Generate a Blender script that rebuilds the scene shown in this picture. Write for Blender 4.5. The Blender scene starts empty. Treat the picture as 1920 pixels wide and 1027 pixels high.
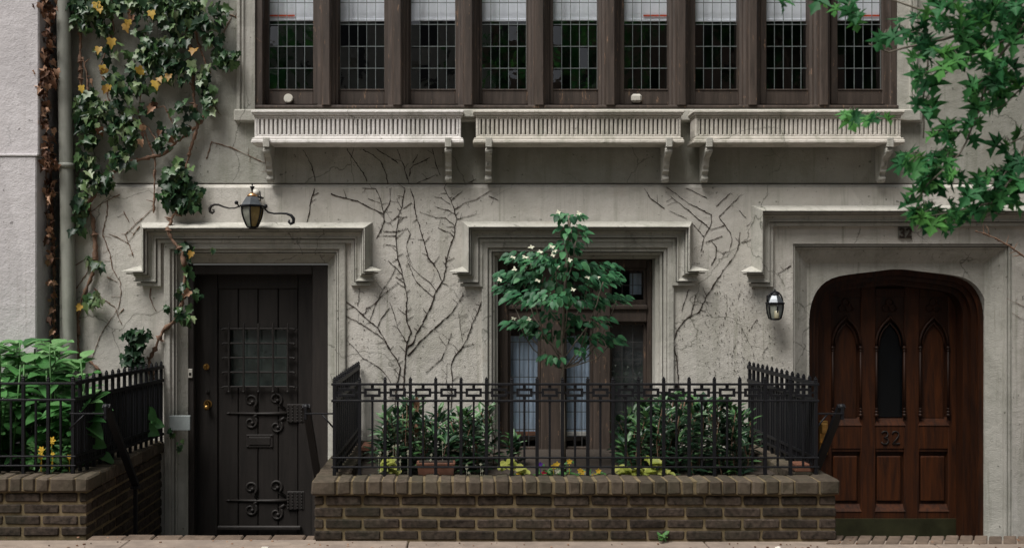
import bpy, bmesh, math, random
from mathutils import Vector, Matrix
R = math.radians
random.seed(7)
sc = bpy.context.scene
C = sc.collection

# ------------------------------------------------------------------ camera
F = 1840.0                      # focal length in photograph pixels (1920 wide)
VX, VY, EYE = 868.0, 550.0, 1.59  # vanishing point and eye height
cam_d = bpy.data.cameras.new('camera'); cam = bpy.data.objects.new('camera', cam_d); C.objects.link(cam)
cam.location = (0, -8, EYE); cam.rotation_euler = (R(90), 0, 0)
cam_d.sensor_width = 36; cam_d.lens = 36 * F / 1920
cam_d.shift_x = (960 - VX) / 1920; cam_d.shift_y = (VY - 513.5) / 1920
cam_d.clip_start = .05; cam_d.clip_end = 500
sc.camera = cam
cam_d.dof.use_dof = True; cam_d.dof.focus_distance = 7.9; cam_d.dof.aperture_fstop = 2.8
# ------------------------------------------------------------------ light
SUN_EL, SUN_AZ = 61, -45        # azimuth measured from the street direction (-Y) towards the left (-X)
w = bpy.data.worlds.new('World'); sc.world = w; w.use_nodes = True
nt = w.node_tree; bg = nt.nodes['Background']
sky = nt.nodes.new('ShaderNodeTexSky'); sky.sky_type = 'NISHITA'; sky.sun_disc = False
sky.sun_elevation = R(SUN_EL); sky.sun_rotation = R(180 + 45); sky.dust_density = 4.0; sky.air_density = 1.2
hs = nt.nodes.new('ShaderNodeHueSaturation'); hs.inputs['Saturation'].default_value = .30
nt.links.new(sky.outputs[0], hs.inputs['Color']); nt.links.new(hs.outputs[0], bg.inputs['Color'])
bg.inputs['Strength'].default_value = .055
sun_d = bpy.data.lights.new('sun', 'SUN'); sun = bpy.data.objects.new('sun', sun_d); C.objects.link(sun)
sun_d.energy = 3.1; sun_d.angle = R(30); sun_d.color = (1, .965, .92)
to_sun = Vector((-math.sin(R(45)) * math.cos(R(SUN_EL)), -math.cos(R(45)) * math.cos(R(SUN_EL)), math.sin(R(SUN_EL))))
sun.rotation_euler = to_sun.to_track_quat('Z', 'Y').to_euler(); sun.location = (-6, -8, 12)
sc.view_settings.view_transform = 'Standard'; sc.view_settings.look = 'None'
sc.view_settings.gamma = 1; sc.view_settings.exposure = 0.62
sc.render.engine = 'CYCLES'
sc.cycles.max_bounces = 6; sc.cycles.transparent_max_bounces = 12

def X(px, Y=0.): return (px - VX) * (8 + Y) / F
def Z(py, Y=0.): return EYE + (VY - py) * (8 + Y) / F
def P(px, py, Y=0.): return Vector((X(px, Y), Y, Z(py, Y)))

# ------------------------------------------------------------------ materials
def nn(nt, t, **kw):
    n = nt.nodes.new(t)
    for k, v in kw.items():
        if k.startswith('i_'): n.inputs[k[2:].replace('_', ' ')].default_value = v
        else: setattr(n, k, v)
    return n
def ramp(nt, fac, stops):
    r = nt.nodes.new('ShaderNodeValToRGB'); e = r.color_ramp.elements
    while len(e) < len(stops): e.new(.5)
    for i, (p, c) in enumerate(stops):
        e[i].position = p; e[i].color = (*c, 1) if len(c) == 3 else c
    nt.links.new(fac, r.inputs[0]); return r.outputs[0]
def mix(nt, fac, a, b, mode='MIX'):
    m = nt.nodes.new('ShaderNodeMix'); m.data_type = 'RGBA'; m.blend_type = mode
    for s, v in ((0, fac), (6, a), (7, b)):
        if hasattr(v, 'links'): nt.links.new(v, m.inputs[s])
        else: m.inputs[s].default_value = v if s == 0 else (*v, 1)
    return m.outputs[2]
def noise(nt, scale, detail=4, rough=.6, stretch=None, offs=0, dist=0):
    g = nt.nodes.new('ShaderNodeNewGeometry'); mp = nt.nodes.new('ShaderNodeMapping')
    nt.links.new(g.outputs['Position'], mp.inputs[0])
    if stretch: mp.inputs['Scale'].default_value = stretch
    mp.inputs['Location'].default_value = (offs, offs * 1.7, offs * .6)
    n = nn(nt, 'ShaderNodeTexNoise', i_Scale=scale, i_Detail=detail, i_Roughness=rough, i_Distortion=dist)
    nt.links.new(mp.outputs[0], n.inputs['Vector']); return n.outputs['Fac']
def g3(v): return (v, v, v)
def base(name):
    m = bpy.data.materials.new(name); m.use_nodes = True
    nt = m.node_tree; return m, nt, nt.nodes['Principled BSDF']
def bump(nt, b, facs, dist=.004):
    prev = None
    for f, s in facs:
        bp = nn(nt, 'ShaderNodeBump'); bp.inputs['Strength'].default_value = s; bp.inputs['Distance'].default_value = dist
        nt.links.new(f, bp.inputs['Height'])
        if prev: nt.links.new(prev, bp.inputs['Normal'])
        prev = bp.outputs[0]
    nt.links.new(prev, b.inputs['Normal'])

def m_simple(name, col, rough=.7, metal=0, var=.25, scale=12, bmp=.25, bscale=80, tint=0, spec=.5, dirt=None, dirt_amt=.5, stretch=None):
    m, nt, b = base(name)
    f = noise(nt, scale, 5, .65, stretch)
    lo = tuple(c * (1 - var) for c in col); hi = tuple(min(1, c * (1 + var)) for c in col)
    c = ramp(nt, f, [(.3, lo), (.7, hi)])
    if tint:
        a = nn(nt, 'ShaderNodeAttribute', attribute_name='tint')
        t = ramp(nt, a.outputs['Fac'], [(0, g3(1 - tint)), (1, g3(1 + tint * .0 + 0))])
        c = mix(nt, 1., c, t, 'MULTIPLY')
    if dirt:
        d = noise(nt, 2.3, 6, .7, offs=3)
        c = mix(nt, ramp(nt, d, [(.45, g3(0)), (.7, g3(dirt_amt))]), c, dirt)
    nt.links.new(c, b.inputs['Base Color'])
    b.inputs['Roughness'].default_value = rough; b.inputs['Metallic'].default_value = metal
    b.inputs['Specular IOR Level'].default_value = spec
    if bmp: bump(nt, b, [(noise(nt, bscale, 3, .6), bmp)], .003)
    return m

def m_stucco(name, light, dark, stain, green=.5, seed=0, rust=True):
    """old painted cement render: mottled paint, rain streaks, algae, pits"""
    m, nt, b = base(name)
    big = noise(nt, 1.1, 6, .62, offs=seed)
    mid = noise(nt, 7, 6, .7, offs=seed + 4)
    fine = noise(nt, 55, 4, .7, offs=seed + 9)
    streak = noise(nt, 3.2, 6, .65, stretch=(2.6, 2.6, .22), offs=seed + 2)
    c = ramp(nt, big, [(.32, dark), (.66, light)])
    c = mix(nt, ramp(nt, mid, [(.35, g3(.0)), (.75, g3(.45))]), c, tuple(min(1, v * 1.12) for v in light))
    c = mix(nt, ramp(nt, streak, [(.52, g3(0)), (.78, g3(green))]), c, stain)
    c = mix(nt, ramp(nt, fine, [(.62, g3(0)), (.75, g3(.35))]), c, tuple(v * .55 for v in dark))
    patch = noise(nt, .9, 3, .45, offs=seed + 31, dist=.8)
    c = mix(nt, ramp(nt, patch, [(.56, g3(0)), (.575, g3(.28))]), c, tuple(v * .78 for v in dark))
    blot = noise(nt, 2.7, 7, .78, offs=seed + 41)
    c = mix(nt, ramp(nt, blot, [(.5, g3(0)), (.72, g3(.5 * green + .15))]), c, tuple((a + 2 * b_) / 3 for a, b_ in zip(dark, stain)))
    dr = noise(nt, 9, 5, .7, stretch=(3, 3, .12), offs=seed + 51)
    c = mix(nt, ramp(nt, dr, [(.57, g3(0)), (.72, g3(.55))]), c, stain)
    pit = noise(nt, 26, 2, .5, offs=seed + 13)
    c = mix(nt, ramp(nt, pit, [(.70, g3(0)), (.76, g3(.7))]), c, tuple(v * .4 for v in stain))
    if rust:
        rs = noise(nt, 2.1, 5, .7, offs=seed + 21)
        c = mix(nt, ramp(nt, rs, [(.62, g3(0)), (.8, g3(.30))]), c, (.30, .20, .13))
    # hairline cracks in the render, only in places
    g = nt.nodes.new('ShaderNodeNewGeometry'); nz = nn(nt, 'ShaderNodeTexNoise', i_Scale=3.5, i_Detail=5)
    nt.links.new(g.outputs['Position'], nz.inputs['Vector']); va = nt.nodes.new('ShaderNodeVectorMath'); va.operation = 'MULTIPLY_ADD'
    va.inputs[1].default_value = (.35, .35, .35); nt.links.new(nz.outputs['Color'], va.inputs[0]); nt.links.new(g.outputs['Position'], va.inputs[2])
    vo = nn(nt, 'ShaderNodeTexVoronoi', feature='DISTANCE_TO_EDGE', i_Scale=1.15); nt.links.new(va.outputs[0], vo.inputs['Vector'])
    cm_ = noise(nt, .8, 3, .5, offs=seed + 61)
    ck = mix(nt, 1., ramp(nt, vo.outputs['Distance'], [(0, g3(.75)), (.006, g3(0))]), ramp(nt, cm_, [(.5, g3(0)), (.56, g3(1))]), 'MULTIPLY')
    c = mix(nt, ck, c, tuple(v * .35 for v in stain))
    nt.links.new(c, b.inputs['Base Color']); b.inputs['Roughness'].default_value = .88
    b.inputs['Specular IOR Level'].default_value = .25
    bump(nt, b, [(noise(nt, 9, 5, .6, offs=seed), .55), (noise(nt, 95, 3, .6, offs=seed), .35), (pit, .25)], .012)
    return m

def m_leaf(name, stops, rough=.45, trans=.25, spec=.4):
    """stops: colour ramp over the per-leaf tint attribute"""
    m, nt, b = base(name)
    a = nn(nt, 'ShaderNodeAttribute', attribute_name='tint')
    c = ramp(nt, a.outputs['Fac'], stops)
    f = noise(nt, 45, 3, .6)
    c = mix(nt, 1., c, ramp(nt, f, [(.3, g3(.75)), (.7, g3(1))]), 'MULTIPLY')
    nt.links.new(c, b.inputs['Base Color']); b.inputs['Roughness'].default_value = rough
    b.inputs['Specular IOR Level'].default_value = spec
    tr = nn(nt, 'ShaderNodeBsdfTranslucent'); nt.links.new(c, tr.inputs[0])
    ms = nn(nt, 'ShaderNodeMixShader'); ms.inputs[0].default_value = trans
    nt.links.new(b.outputs[0], ms.inputs[1]); nt.links.new(tr.outputs[0], ms.inputs[2])
    nt.links.new(ms.outputs[0], nt.nodes['Material Output'].inputs[0]); return m

def m_glass(name, tint=(.95, .97, .97), ior=1.5, rough=.02):
    m, nt, b = base(name); nt.nodes.remove(b)
    fr = nn(nt, 'ShaderNodeFresnel', i_IOR=ior); tr = nn(nt, 'ShaderNodeBsdfTransparent'); tr.inputs[0].default_value = (*tint, 1)
    gg = nt.nodes.new('ShaderNodeNewGeometry'); mr = nt.nodes.new('ShaderNodeMapRange')
    mr.inputs['To Min'].default_value = ior; mr.inputs['To Max'].default_value = 1 / ior
    nt.links.new(gg.outputs['Backfacing'], mr.inputs['Value']); nt.links.new(mr.outputs[0], fr.inputs['IOR'])
    gl = nn(nt, 'ShaderNodeBsdfGlossy', i_Roughness=rough); ms = nn(nt, 'ShaderNodeMixShader')
    bp = nn(nt, 'ShaderNodeBump'); bp.inputs['Strength'].default_value = .12; bp.inputs['Distance'].default_value = .01
    nt.links.new(noise(nt, 7, 2, .5), bp.inputs['Height']); nt.links.new(bp.outputs[0], gl.inputs['Normal'])
    nt.links.new(fr.outputs[0], ms.inputs[0]); nt.links.new(tr.outputs[0], ms.inputs[1]); nt.links.new(gl.outputs[0], ms.inputs[2])
    nt.links.new(ms.outputs[0], nt.nodes['Material Output'].inputs[0]); return m

def m_wood(name, lo, hi, rough=.45, peel=None, scale=5, spec=.4, tint=0):
    m, nt, b = base(name)
    f = noise(nt, scale, 6, .6, stretch=(6, 6, .5), dist=.6)
    c = ramp(nt, f, [(.3, lo), (.7, hi)])
    if tint:
        a = nn(nt, 'ShaderNodeAttribute', attribute_name='tint')
        c = mix(nt, 1., c, ramp(nt, a.outputs['Fac'], [(0, g3(1 - tint)), (1, g3(1))]), 'MULTIPLY')
    if peel:
        pf = noise(nt, 14, 6, .75, stretch=(2.2, 2.2, .5), offs=5)
        c = mix(nt, ramp(nt, pf, [(.61, g3(0)), (.64, g3(1))]), c, peel)
    nt.links.new(c, b.inputs['Base Color']); b.inputs['Roughness'].default_value = rough
    b.inputs['Specular IOR Level'].default_value = spec
    bump(nt, b, [(noise(nt, 30, 4, .6, stretch=(5, 5, .4)), .3), (noise(nt, 12, 4, .7), .2)], .004); return m

M = {}
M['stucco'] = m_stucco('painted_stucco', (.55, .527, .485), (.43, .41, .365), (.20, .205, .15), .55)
M['stucco_up'] = m_stucco('upper_stucco', (.37, .365, .33), (.24, .24, .20), (.16, .17, .125), .5, 5)  # upper wall colour darkened to deepen the shade below the window boxes
M['trim'] = m_stucco('painted_stone_trim', (.47, .455, .415), (.32, .315, .275), (.13, .14, .10), .6, 11)
M['trim_dark'] = m_stucco('dark_stone_trim', (.30, .31, .26), (.2, .21, .17), (.09, .1, .075), .6, 14)  # darker version of the trim colour, for the party wall recess
M['whitebox'] = m_stucco('white_painted_cast_stone', (.74, .71, .69), (.58, .56, .53), (.24, .25, .19), .4, 17)
M['oldbox'] = m_stucco('weathered_cast_stone', (.62, .58, .53), (.45, .43, .37), (.17, .18, .12), .7, 19)
M['neigh'] = m_stucco('neighbour_stucco', (.60, .575, .585), (.50, .475, .485), (.42, .39, .385), .3, 23, False)
M['pipe'] = m_simple('painted_pipe', (.27, .275, .24), .6, var=.25, scale=4, stretch=(3, 3, .4), dirt=(.1, .11, .08))
M['brownwood'] = m_wood('brown_painted_timber', (.030, .022, .017), (.076, .056, .045), .62, peel=(.20, .125, .08))
M['darkwood'] = m_wood('dark_painted_door', (.011, .0095, .0085), (.022, .0185, .0165), .6, spec=.3)
M['doorframe'] = m_wood('dark_door_frame', (.017, .014, .0125), (.030, .0245, .021), .6)
M['redwood'] = m_wood('varnished_oak', (.013, .0038, .0013), (.072, .0195, .0033), .58, tint=.55, spec=.3)
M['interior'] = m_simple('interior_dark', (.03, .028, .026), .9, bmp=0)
M['lead'] = m_simple('lead_came', (.16, .185, .185), .5, .2, bmp=0)
M['darklead'] = m_simple('dark_came', (.06, .06, .06), .5, .3, bmp=0)
M['glass'] = m_glass('window_glass', ior=2.0)
M['blind'] = m_simple('roller_blind', (.86, .88, .96), .8, var=.05, bmp=0)
M['curtain'] = m_simple('sheer_curtain', (.42, .52, .66), .9, var=.22, scale=9, bmp=0, stretch=(4, 1, .4))
M['screen'] = m_simple('insect_screen', (.045, .05, .052), .9, bmp=0)
M['red'] = m_simple('red_tape', (.65, .08, .03), .7, bmp=0)
M['white'] = m_simple('white_plastic', (.55, .53, .47), .5, var=.08, bmp=0)
M['iron'] = m_simple('black_painted_iron', (.0045, .005, .007), .55, .0, var=.3, scale=30, bmp=.25, bscale=120, spec=.28)
M['rustiron'] = m_simple('dark_iron', (.017, .0145, .013), .6, .0, bmp=.3, spec=.35)
M['brick'] = m_simple('sooty_brick', (.054, .041, .032), .92, var=.75, scale=34, bmp=.8, bscale=60, tint=.55, spec=.2, dirt=(.025, .026, .016), dirt_amt=.6)
M['capbrick'] = m_simple('coping_brick', (.088, .070, .052), .92, var=.35, scale=18, bmp=.8, bscale=60, tint=.45, spec=.2, dirt=(.040, .042, .025), dirt_amt=.7)
M['mortar'] = m_simple('lime_mortar', (.155, .120, .070), .95, var=.3, scale=20, bmp=.7, bscale=70, spec=.15, dirt=(.06, .06, .035))
M['soil'] = m_simple('potting_soil', (.035, .026, .019), .98, var=.5, scale=40, bmp=1, bscale=60)
M['terra'] = m_simple('terracotta', (.17, .07, .04), .8, var=.3, scale=10, dirt=(.12, .07, .05))
M['brass'] = m_simple('old_brass', (.42, .25, .08), .35, .9, var=.3, scale=20, bmp=.1)
M['kick'] = m_simple('tarnished_kick_plate', (.05, .05, .025), .4, .6, var=.35, scale=6, bmp=.15)
M['plaque'] = m_simple('weathered_plaque', (.15, .145, .125), .8, var=.3, scale=30)
M['lroof'] = m_simple('lantern_roof', (.10, .11, .12), .35, .5, var=.3, bmp=.1)
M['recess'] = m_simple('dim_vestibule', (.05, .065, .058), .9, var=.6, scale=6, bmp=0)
M['copper'] = m_simple('lantern_copper', (.75, .42, .2), .3, .9, var=.2, bmp=0)
M['grey'] = m_simple('grey_metal_box', (.24, .27, .27), .55, .1, var=.15, scale=8, bmp=.1)
M['amber'] = m_simple('amber_glass', (.26, .19, .07), .25, 0, var=.3, scale=20, bmp=0)
M['frost'] = m_simple('frosted_lantern_glass', (.19, .20, .17), .2, 0, var=.3, scale=20, bmp=0, spec=.7)
M['bulb'] = m_simple('cream_bulb_cover', (.26, .24, .16), .4, var=.1, bmp=0)
M['vine'] = m_simple('dry_vine', (.030, .019, .014), .9, var=.4, scale=30, bmp=.4)
M['stem'] = m_simple('ivy_stem', (.17, .10, .065), .88, var=.4, scale=25, bmp=.6)
M['bark'] = m_simple('grey_bark', (.14, .12, .095), .9, var=.35, scale=20, bmp=.7, bscale=50)
M['ivy'] = m_leaf('ivy_leaf', [(0, (.010, .032, .016)), (.3, (.026, .072, .028)), (.6, (.066, .140, .045)), (.82, (.14, .22, .085)), (1, (.30, .37, .20))], .4)
M['yellow'] = m_leaf('yellow_ivy_leaf', [(0, (.30, .16, .03)), (1, (.62, .42, .07))], .5)
M['deadleaf'] = m_leaf('dead_leaf', [(0, (.05, .022, .012)), (.5, (.16, .07, .035)), (1, (.50, .30, .19))], .7, .15)
M['maple'] = m_leaf('maple_leaf', [(0, (.020, .095, .038)), (.5, (.050, .215, .075)), (1, (.13, .38, .09))], .55, .5, .25)
M['dogwood'] = m_leaf('sapling_leaf', [(0, (.014, .062, .030)), (.5, (.034, .14, .060)), (1, (.09, .26, .11))], .5, .3, .3)
M['lance'] = m_leaf('lance_leaf', [(0, (.010, .034, .018)), (.5, (.024, .072, .032)), (.8, (.075, .18, .055)), (1, (.18, .28, .17))], .36, .15, .5)
M['hydra'] = m_leaf('broad_leaf', [(0, (.022, .09, .026)), (.5, (.080, .245, .065)), (1, (.26, .46, .20))], .42, .3)
M['chart'] = m_leaf('chartreuse_leaf', [(0, (.32, .38, .06)), (1, (.62, .62, .18))], .5, .3)
M['weed'] = m_leaf('small_leaf', [(0, (.05, .16, .04)), (1, (.14, .32, .09))], .5, .3)
M['petal_white'] = m_simple('white_petal', (.50, .50, .38), .6, var=.1, bmp=0)
M['petal_yellow'] = m_simple('yellow_petal', (.80, .52, .05), .6, var=.15, bmp=0)
M['petal_red'] = m_simple('red_petal', (.42, .02, .05), .6, var=.2, bmp=0)
M['petal_violet'] = m_simple('violet_petal', (.10, .03, .30), .6, var=.2, bmp=0)
M['walk'] = m_simple('sidewalk_concrete', (.24, .195, .16), .92, var=.22, scale=7, bmp=.6, bscale=90, spec=.2, dirt=(.11, .09, .08))
M['paver'] = m_simple('edge_paver', (.15, .112, .085), .92, var=.3, scale=14, bmp=.6, bscale=70, tint=.4, spec=.2)
M['road'] = m_simple('asphalt', (.05, .05, .05), .9, var=.2, scale=20, bmp=.5)
M['opp'] = m_simple('opposite_brownstone', (.34, .25, .20), .9, var=.15, scale=1, bmp=0)
M['opp2'] = m_simple('opposite_limestone', (.62, .60, .56), .9, var=.1, scale=1, bmp=0)
M['darkpane'] = m_simple('dark_door_glass', (.004, .005, .006), .25, bmp=.1, spec=.25)
M['oppglass'] = m_simple('opposite_window_glass', (.02, .02, .025), .1, bmp=0, spec=.8)

# ------------------------------------------------------------------ mesh builder
def tag(o, label=None, cat=None, group=None, kind=None):
    if label: o['label'] = label
    if cat: o['category'] = cat
    if group: o['group'] = group
    if kind: o['kind'] = kind
    return o
WL = {}   # world origin of every object
def thing(name, label, cat, loc, group=None):
    o = bpy.data.objects.new(name, None); C.objects.link(o); o.location = loc; o.empty_display_size = .1
    WL[o] = Vector(loc); return tag(o, label, cat, group)
class MB:
    def __init__(s): s.v = []; s.f = []; s.m = []; s.t = []; s.sm = []
    def face(s, idx, mat=0, tint=.5, smooth=False):
        s.f.append(tuple(idx)); s.m.append(mat); s.t.append(tint); s.sm.append(smooth)
    def poly(s, pts, mat=0, tint=.5):
        n = len(s.v); s.v += [tuple(p) for p in pts]; s.face(range(n, n + len(pts)), mat, tint)
    def box(s, x0, x1, y0, y1, z0, z1, b=0, mat=0, tint=.5, jit=0):
        if x0 > x1: x0, x1 = x1, x0
        if y0 > y1: y0, y1 = y1, y0
        if z0 > z1: z0, z1 = z1, z0
        lo = (x0, y0, z0); hi = (x1, y1, z1); n = len(s.v)
        if b <= 0:
            for sx in (0, 1):
                for sy in (0, 1):
                    for sz in (0, 1): s.v.append(((x0, x1)[sx], (y0, y1)[sy], (z0, z1)[sz]))
            for q in ((0, 1, 3, 2), (4, 6, 7, 5), (0, 4, 5, 1), (2, 3, 7, 6), (0, 2, 6, 4), (1, 5, 7, 3)):
                s.face([n + i for i in q], mat, tint)
            return
        b = min(b, (x1 - x0) * .45, (y1 - y0) * .45, (z1 - z0) * .45); idx = {}
        for c in range(8):
            sg = (c & 1, c >> 1 & 1, c >> 2 & 1)
            dj = [random.uniform(-jit, jit) for _ in range(3)]
            for a in range(3):
                p = []
                for k in range(3):
                    e = hi[k] if sg[k] else lo[k]
                    if k != a: e += -b if sg[k] else b
                    p.append(e + dj[k])
                idx[(sg, a)] = len(s.v); s.v.append(tuple(p))
        S = lambda a, v, o1, w1, o2, w2: tuple({a: v, o1: w1, o2: w2}[k] for k in range(3))
        for a in range(3):
            o1, o2 = (a + 1) % 3, (a + 2) % 3
            for v in (0, 1):
                s.face([idx[(S(a, v, o1, p, o2, q), a)] for p, q in ((0, 0), (1, 0), (1, 1), (0, 1))], mat, tint)
            for p in (0, 1):
                for q in (0, 1):      # edge along axis a
                    c0, c1 = S(a, 0, o1, p, o2, q), S(a, 1, o1, p, o2, q)
                    s.face([idx[(c0, o1)], idx[(c1, o1)], idx[(c1, o2)], idx[(c0, o2)]], mat, tint)
        for c in range(8):
            sg = (c & 1, c >> 1 & 1, c >> 2 & 1); s.face([idx[(sg, a)] for a in range(3)], mat, tint)
    def prism(s, pts, axis, a0, a1, mat=0, tint=.5, smooth=False):
        """extrude a 2-D outline along an axis; pts are the two other coordinates in xyz order"""
        n = len(s.v); k = len(pts)
        for a in (a0, a1):
            for p in pts:
                q = list(p); q.insert(axis, a); s.v.append(tuple(q))
        s.face(range(n, n + k), mat, tint); s.face(range(n + 2 * k - 1, n + k - 1, -1), mat, tint)
        for i in range(k):
            j = (i + 1) % k; s.face((n + i, n + j, n + k + j, n + k + i), mat, tint, smooth)
    def tube(s, pts, rad, n=6, mat=0, tint=.5, flat=None):
        pts = [Vector(p) for p in pts]
        if not hasattr(rad, '__len__'): rad = [rad] * len(pts)
        m = len(pts)
        if m < 2: return
        n0 = len(s.v); up = None
        for i, p in enumerate(pts):
            d = (pts[min(i + 1, m - 1)] - pts[max(i - 1, 0)])
            if d.length < 1e-9: d = Vector((0, 0, 1))
            d.normalize()
            if up is None: up = d.orthogonal().normalized()
            up = (up - d * up.dot(d))
            up = up.normalized() if up.length > 1e-6 else d.orthogonal().normalized()
            sd = d.cross(up)
            for k in range(n):
                a = 2 * math.pi * (k + .5) / n
                o = up * math.cos(a) * rad[i] + sd * math.sin(a) * rad[i]
                if flat: o.y *= flat
                s.v.append(tuple(p + o))
        for i in range(m - 1):
            for k in range(n):
                a, b = n0 + i * n + k, n0 + i * n + (k + 1) % n
                s.face((a, b, b + n, a + n), mat, tint, n > 4)
        s.face(range(n0 + n - 1, n0 - 1, -1), mat, tint); s.face(range(n0 + (m - 1) * n, n0 + m * n), mat, tint)
    def lathe(s, prof, cx, cy, n=16, mat=0, tint=.5, smooth=True, rot=0):
        n0 = len(s.v)
        for r, z in prof:
            for k in range(n):
                a = 2 * math.pi * (k + rot) / n; s.v.append((cx + r * math.cos(a), cy + r * math.sin(a), z))
        for i in range(len(prof) - 1):
            for k in range(n):
                a, b = n0 + i * n + k, n0 + i * n + (k + 1) % n; s.face((a, b, b + n, a + n), mat, tint, smooth)
        s.face(range(n0 + n - 1, n0 - 1, -1), mat, tint); s.face(range(n0 + (len(prof) - 1) * n, n0 + len(prof) * n), mat, tint)
    def ball(s, c, r, mat=0, tint=.5, n=8, sq=1):
        pr = [(max(1e-4, r * math.sin(math.pi * i / 6)), c[2] - r * sq * math.cos(math.pi * i / 6)) for i in range(7)]
        s.lathe(pr, c[0], c[1], n, mat, tint)
    def sweep(s, path, prof, y0=0., ret=(False, False), mat=0, tint=.5):
        """mitred moulding: path in (x,z), profile points (n outward = left of travel, d = projection towards the street)"""
        pth = [Vector(p) for p in path]; m = len(pth); k = len(prof); n0 = len(s.v)
        dmax = max(p[1] for p in prof)
        for i, p in enumerate(pth):
            d0 = (pth[i] - pth[i - 1]).normalized() if i > 0 else None
            d1 = (pth[i + 1] - pth[i]).normalized() if i < m - 1 else None
            if d0 is None: d0 = d1
            if d1 is None: d1 = d0
            n_0, n_1 = Vector((-d0.y, d0.x)), Vector((-d1.y, d1.x))
            mt = n_0 + n_1; mt = mt / max(.2, mt.dot(n_0))
            for (pn, pd) in prof:
                q = p + mt * pn
                if i == 0 and ret[0]: q += d1 * (dmax - pd)
                if i == m - 1 and ret[1]: q -= d0 * (dmax - pd)
                s.v.append((q.x, y0 - pd, q.y))
        for i in range(m - 1):
            for j in range(k - 1):
                a = n0 + i * k + j; s.face((a, a + 1, a + k + 1, a + k), mat, tint)
        for i, e in ((0, ret[0]), (m - 1, ret[1])):
            if e: s.face(range(n0 + i * k, n0 + i * k + k), mat, tint)
    def leaf(s, p, d, nrm, size, outline, fold=.25, mat=0, tint=.5, droop=.2):
        d = Vector(d).normalized(); nrm = Vector(nrm); nrm = nrm - d * nrm.dot(d)
        nrm = nrm.normalized() if nrm.length > 1e-4 else d.orthogonal().normalized()
        sd = d.cross(nrm); n0 = len(s.v); p = Vector(p); k = len(outline)
        vs = [(0, 0)] + [(0, .5)] + list(outline)
        for (u, v) in vs:
            q = p + (sd * u + d * v) * size + nrm * size * (abs(u) * fold - droop * v * v)
            s.v.append(tuple(q))
        c = n0 + 1
        ids = [n0] + list(range(n0 + 2, n0 + 2 + k))
        for i in range(len(ids)):
            s.face((c, ids[i], ids[(i + 1) % len(ids)]), mat, tint, True)
    def build(s, name, mats, parent=None, origin=None, recalc=True):
        if not isinstance(mats, (list, tuple)): mats = [mats]
        if origin is None:
            xs = [v[0] for v in s.v]; ys = [v[1] for v in s.v]; zs = [v[2] for v in s.v]
            origin = ((min(xs) + max(xs)) / 2, (min(ys) + max(ys)) / 2, min(zs))
        o3 = Vector(origin)
        me = bpy.data.meshes.new(name)
        me.from_pydata([(v[0] - o3.x, v[1] - o3.y, v[2] - o3.z) for v in s.v], [], s.f)
        for m in mats: me.materials.append(M[m] if isinstance(m, str) else m)
        me.polygons.foreach_set('material_index', s.m)
        me.polygons.foreach_set('use_smooth', s.sm)
        if recalc:
            bm = bmesh.new(); bm.from_mesh(me); bmesh.ops.recalc_face_normals(bm, faces=bm.faces); bm.to_mesh(me); bm.free()
        at = me.attributes.new('tint', 'FLOAT', 'FACE'); at.data.foreach_set('value', s.t)
        me.update()
        o = bpy.data.objects.new(name, me); C.objects.link(o)
        par = WL[parent] if parent else Vector((0, 0, 0))
        if parent: o.parent = parent
        o.location = o3 - par; WL[o] = o3
        return o
def dup(o, loc, parent):
    c = o.copy(); C.objects.link(c); c.parent = parent; c.location = Vector(loc) - WL[parent]; WL[c] = Vector(loc); return c
def rnd(a, b): return random.uniform(a, b)

# ------------------------------------------------------------------ ground
mb = MB(); mb.box(-60, 60, -5.2, -1.95, -.12, 0); tag(mb.build('sidewalk', 'walk'), kind='structure')
mb = MB()
mb.poly([(-200, -200, -.14), (200, -200, -.14), (200, 60, -.62), (-200, 60, -.62)]); tag(mb.build('road', 'road'), kind='structure')
mb = MB(); mb.box(-60, 60, -5.36, -5.204, -.3, .005, .01); tag(mb.build('kerb', 'walk'), kind='structure')
mb = MB(); mb.box(-60, 60, -15.6, -12.5, -.3, 0); tag(mb.build('far_sidewalk', 'walk'), kind='structure')
# flags of the sidewalk next to the house: slabs with joints, sloping a hair to the right
mb = MB()
xs = [-6, -4.6, -2.15, -.35, 1.55, 3.0, 4.6, 6.4]
for a, b in zip(xs, xs[1:]):
    mb.box(a + .004, b - .004, -1.948, -1.66, -.08, .0 + rnd(-.003, .003), .006)
o = tag(mb.build('sidewalk_flags', 'walk'), kind='structure')
# areaway floors and steps in front of the two sunken doors
def steps(x0, x1, name):
    mb = MB(); mb.box(x0, x1, -.95, .6, -.8, -.56, .005)
    for k in range(3): mb.box(x0, x1, -1.56 + k * .22, -.94, -.8, -.03 - .15 * (k + 1) + .0, .008)
    return tag(mb.build(name, 'walk'), kind='structure')
steps(X(172, -1.6) - .05, -.95, 'area_steps'); steps(2.40, 6, 'area_steps')
mb = MB(); x = -2.44
while x < -.98:
    l = rnd(.17, .24); mb.box(x + .004, min(x + l, -.96) - .004, -1.66, -1.55, -.07, .004 + rnd(-.004, .003), .008, tint=rnd(0, 1), jit=.002); x += l
tag(mb.build('brick_edging', 'paver'), kind='structure')
mb = MB(); x = 2.36
while x < 5.6:
    n0 = len(mb.v); mb.box(x + .004, x + .088, -1.76, -1.57, -.07, .006 + rnd(-.003, .003), .006, tint=rnd(0, 1))
    for i in range(n0, len(mb.v)):
        v = mb.v[i]; mb.v[i] = (v[0] + (v[1] + 1.66) * .55, v[1], v[2])
    x += .094
tag(mb.build('brick_paving', 'paver'), kind='structure')

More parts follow.
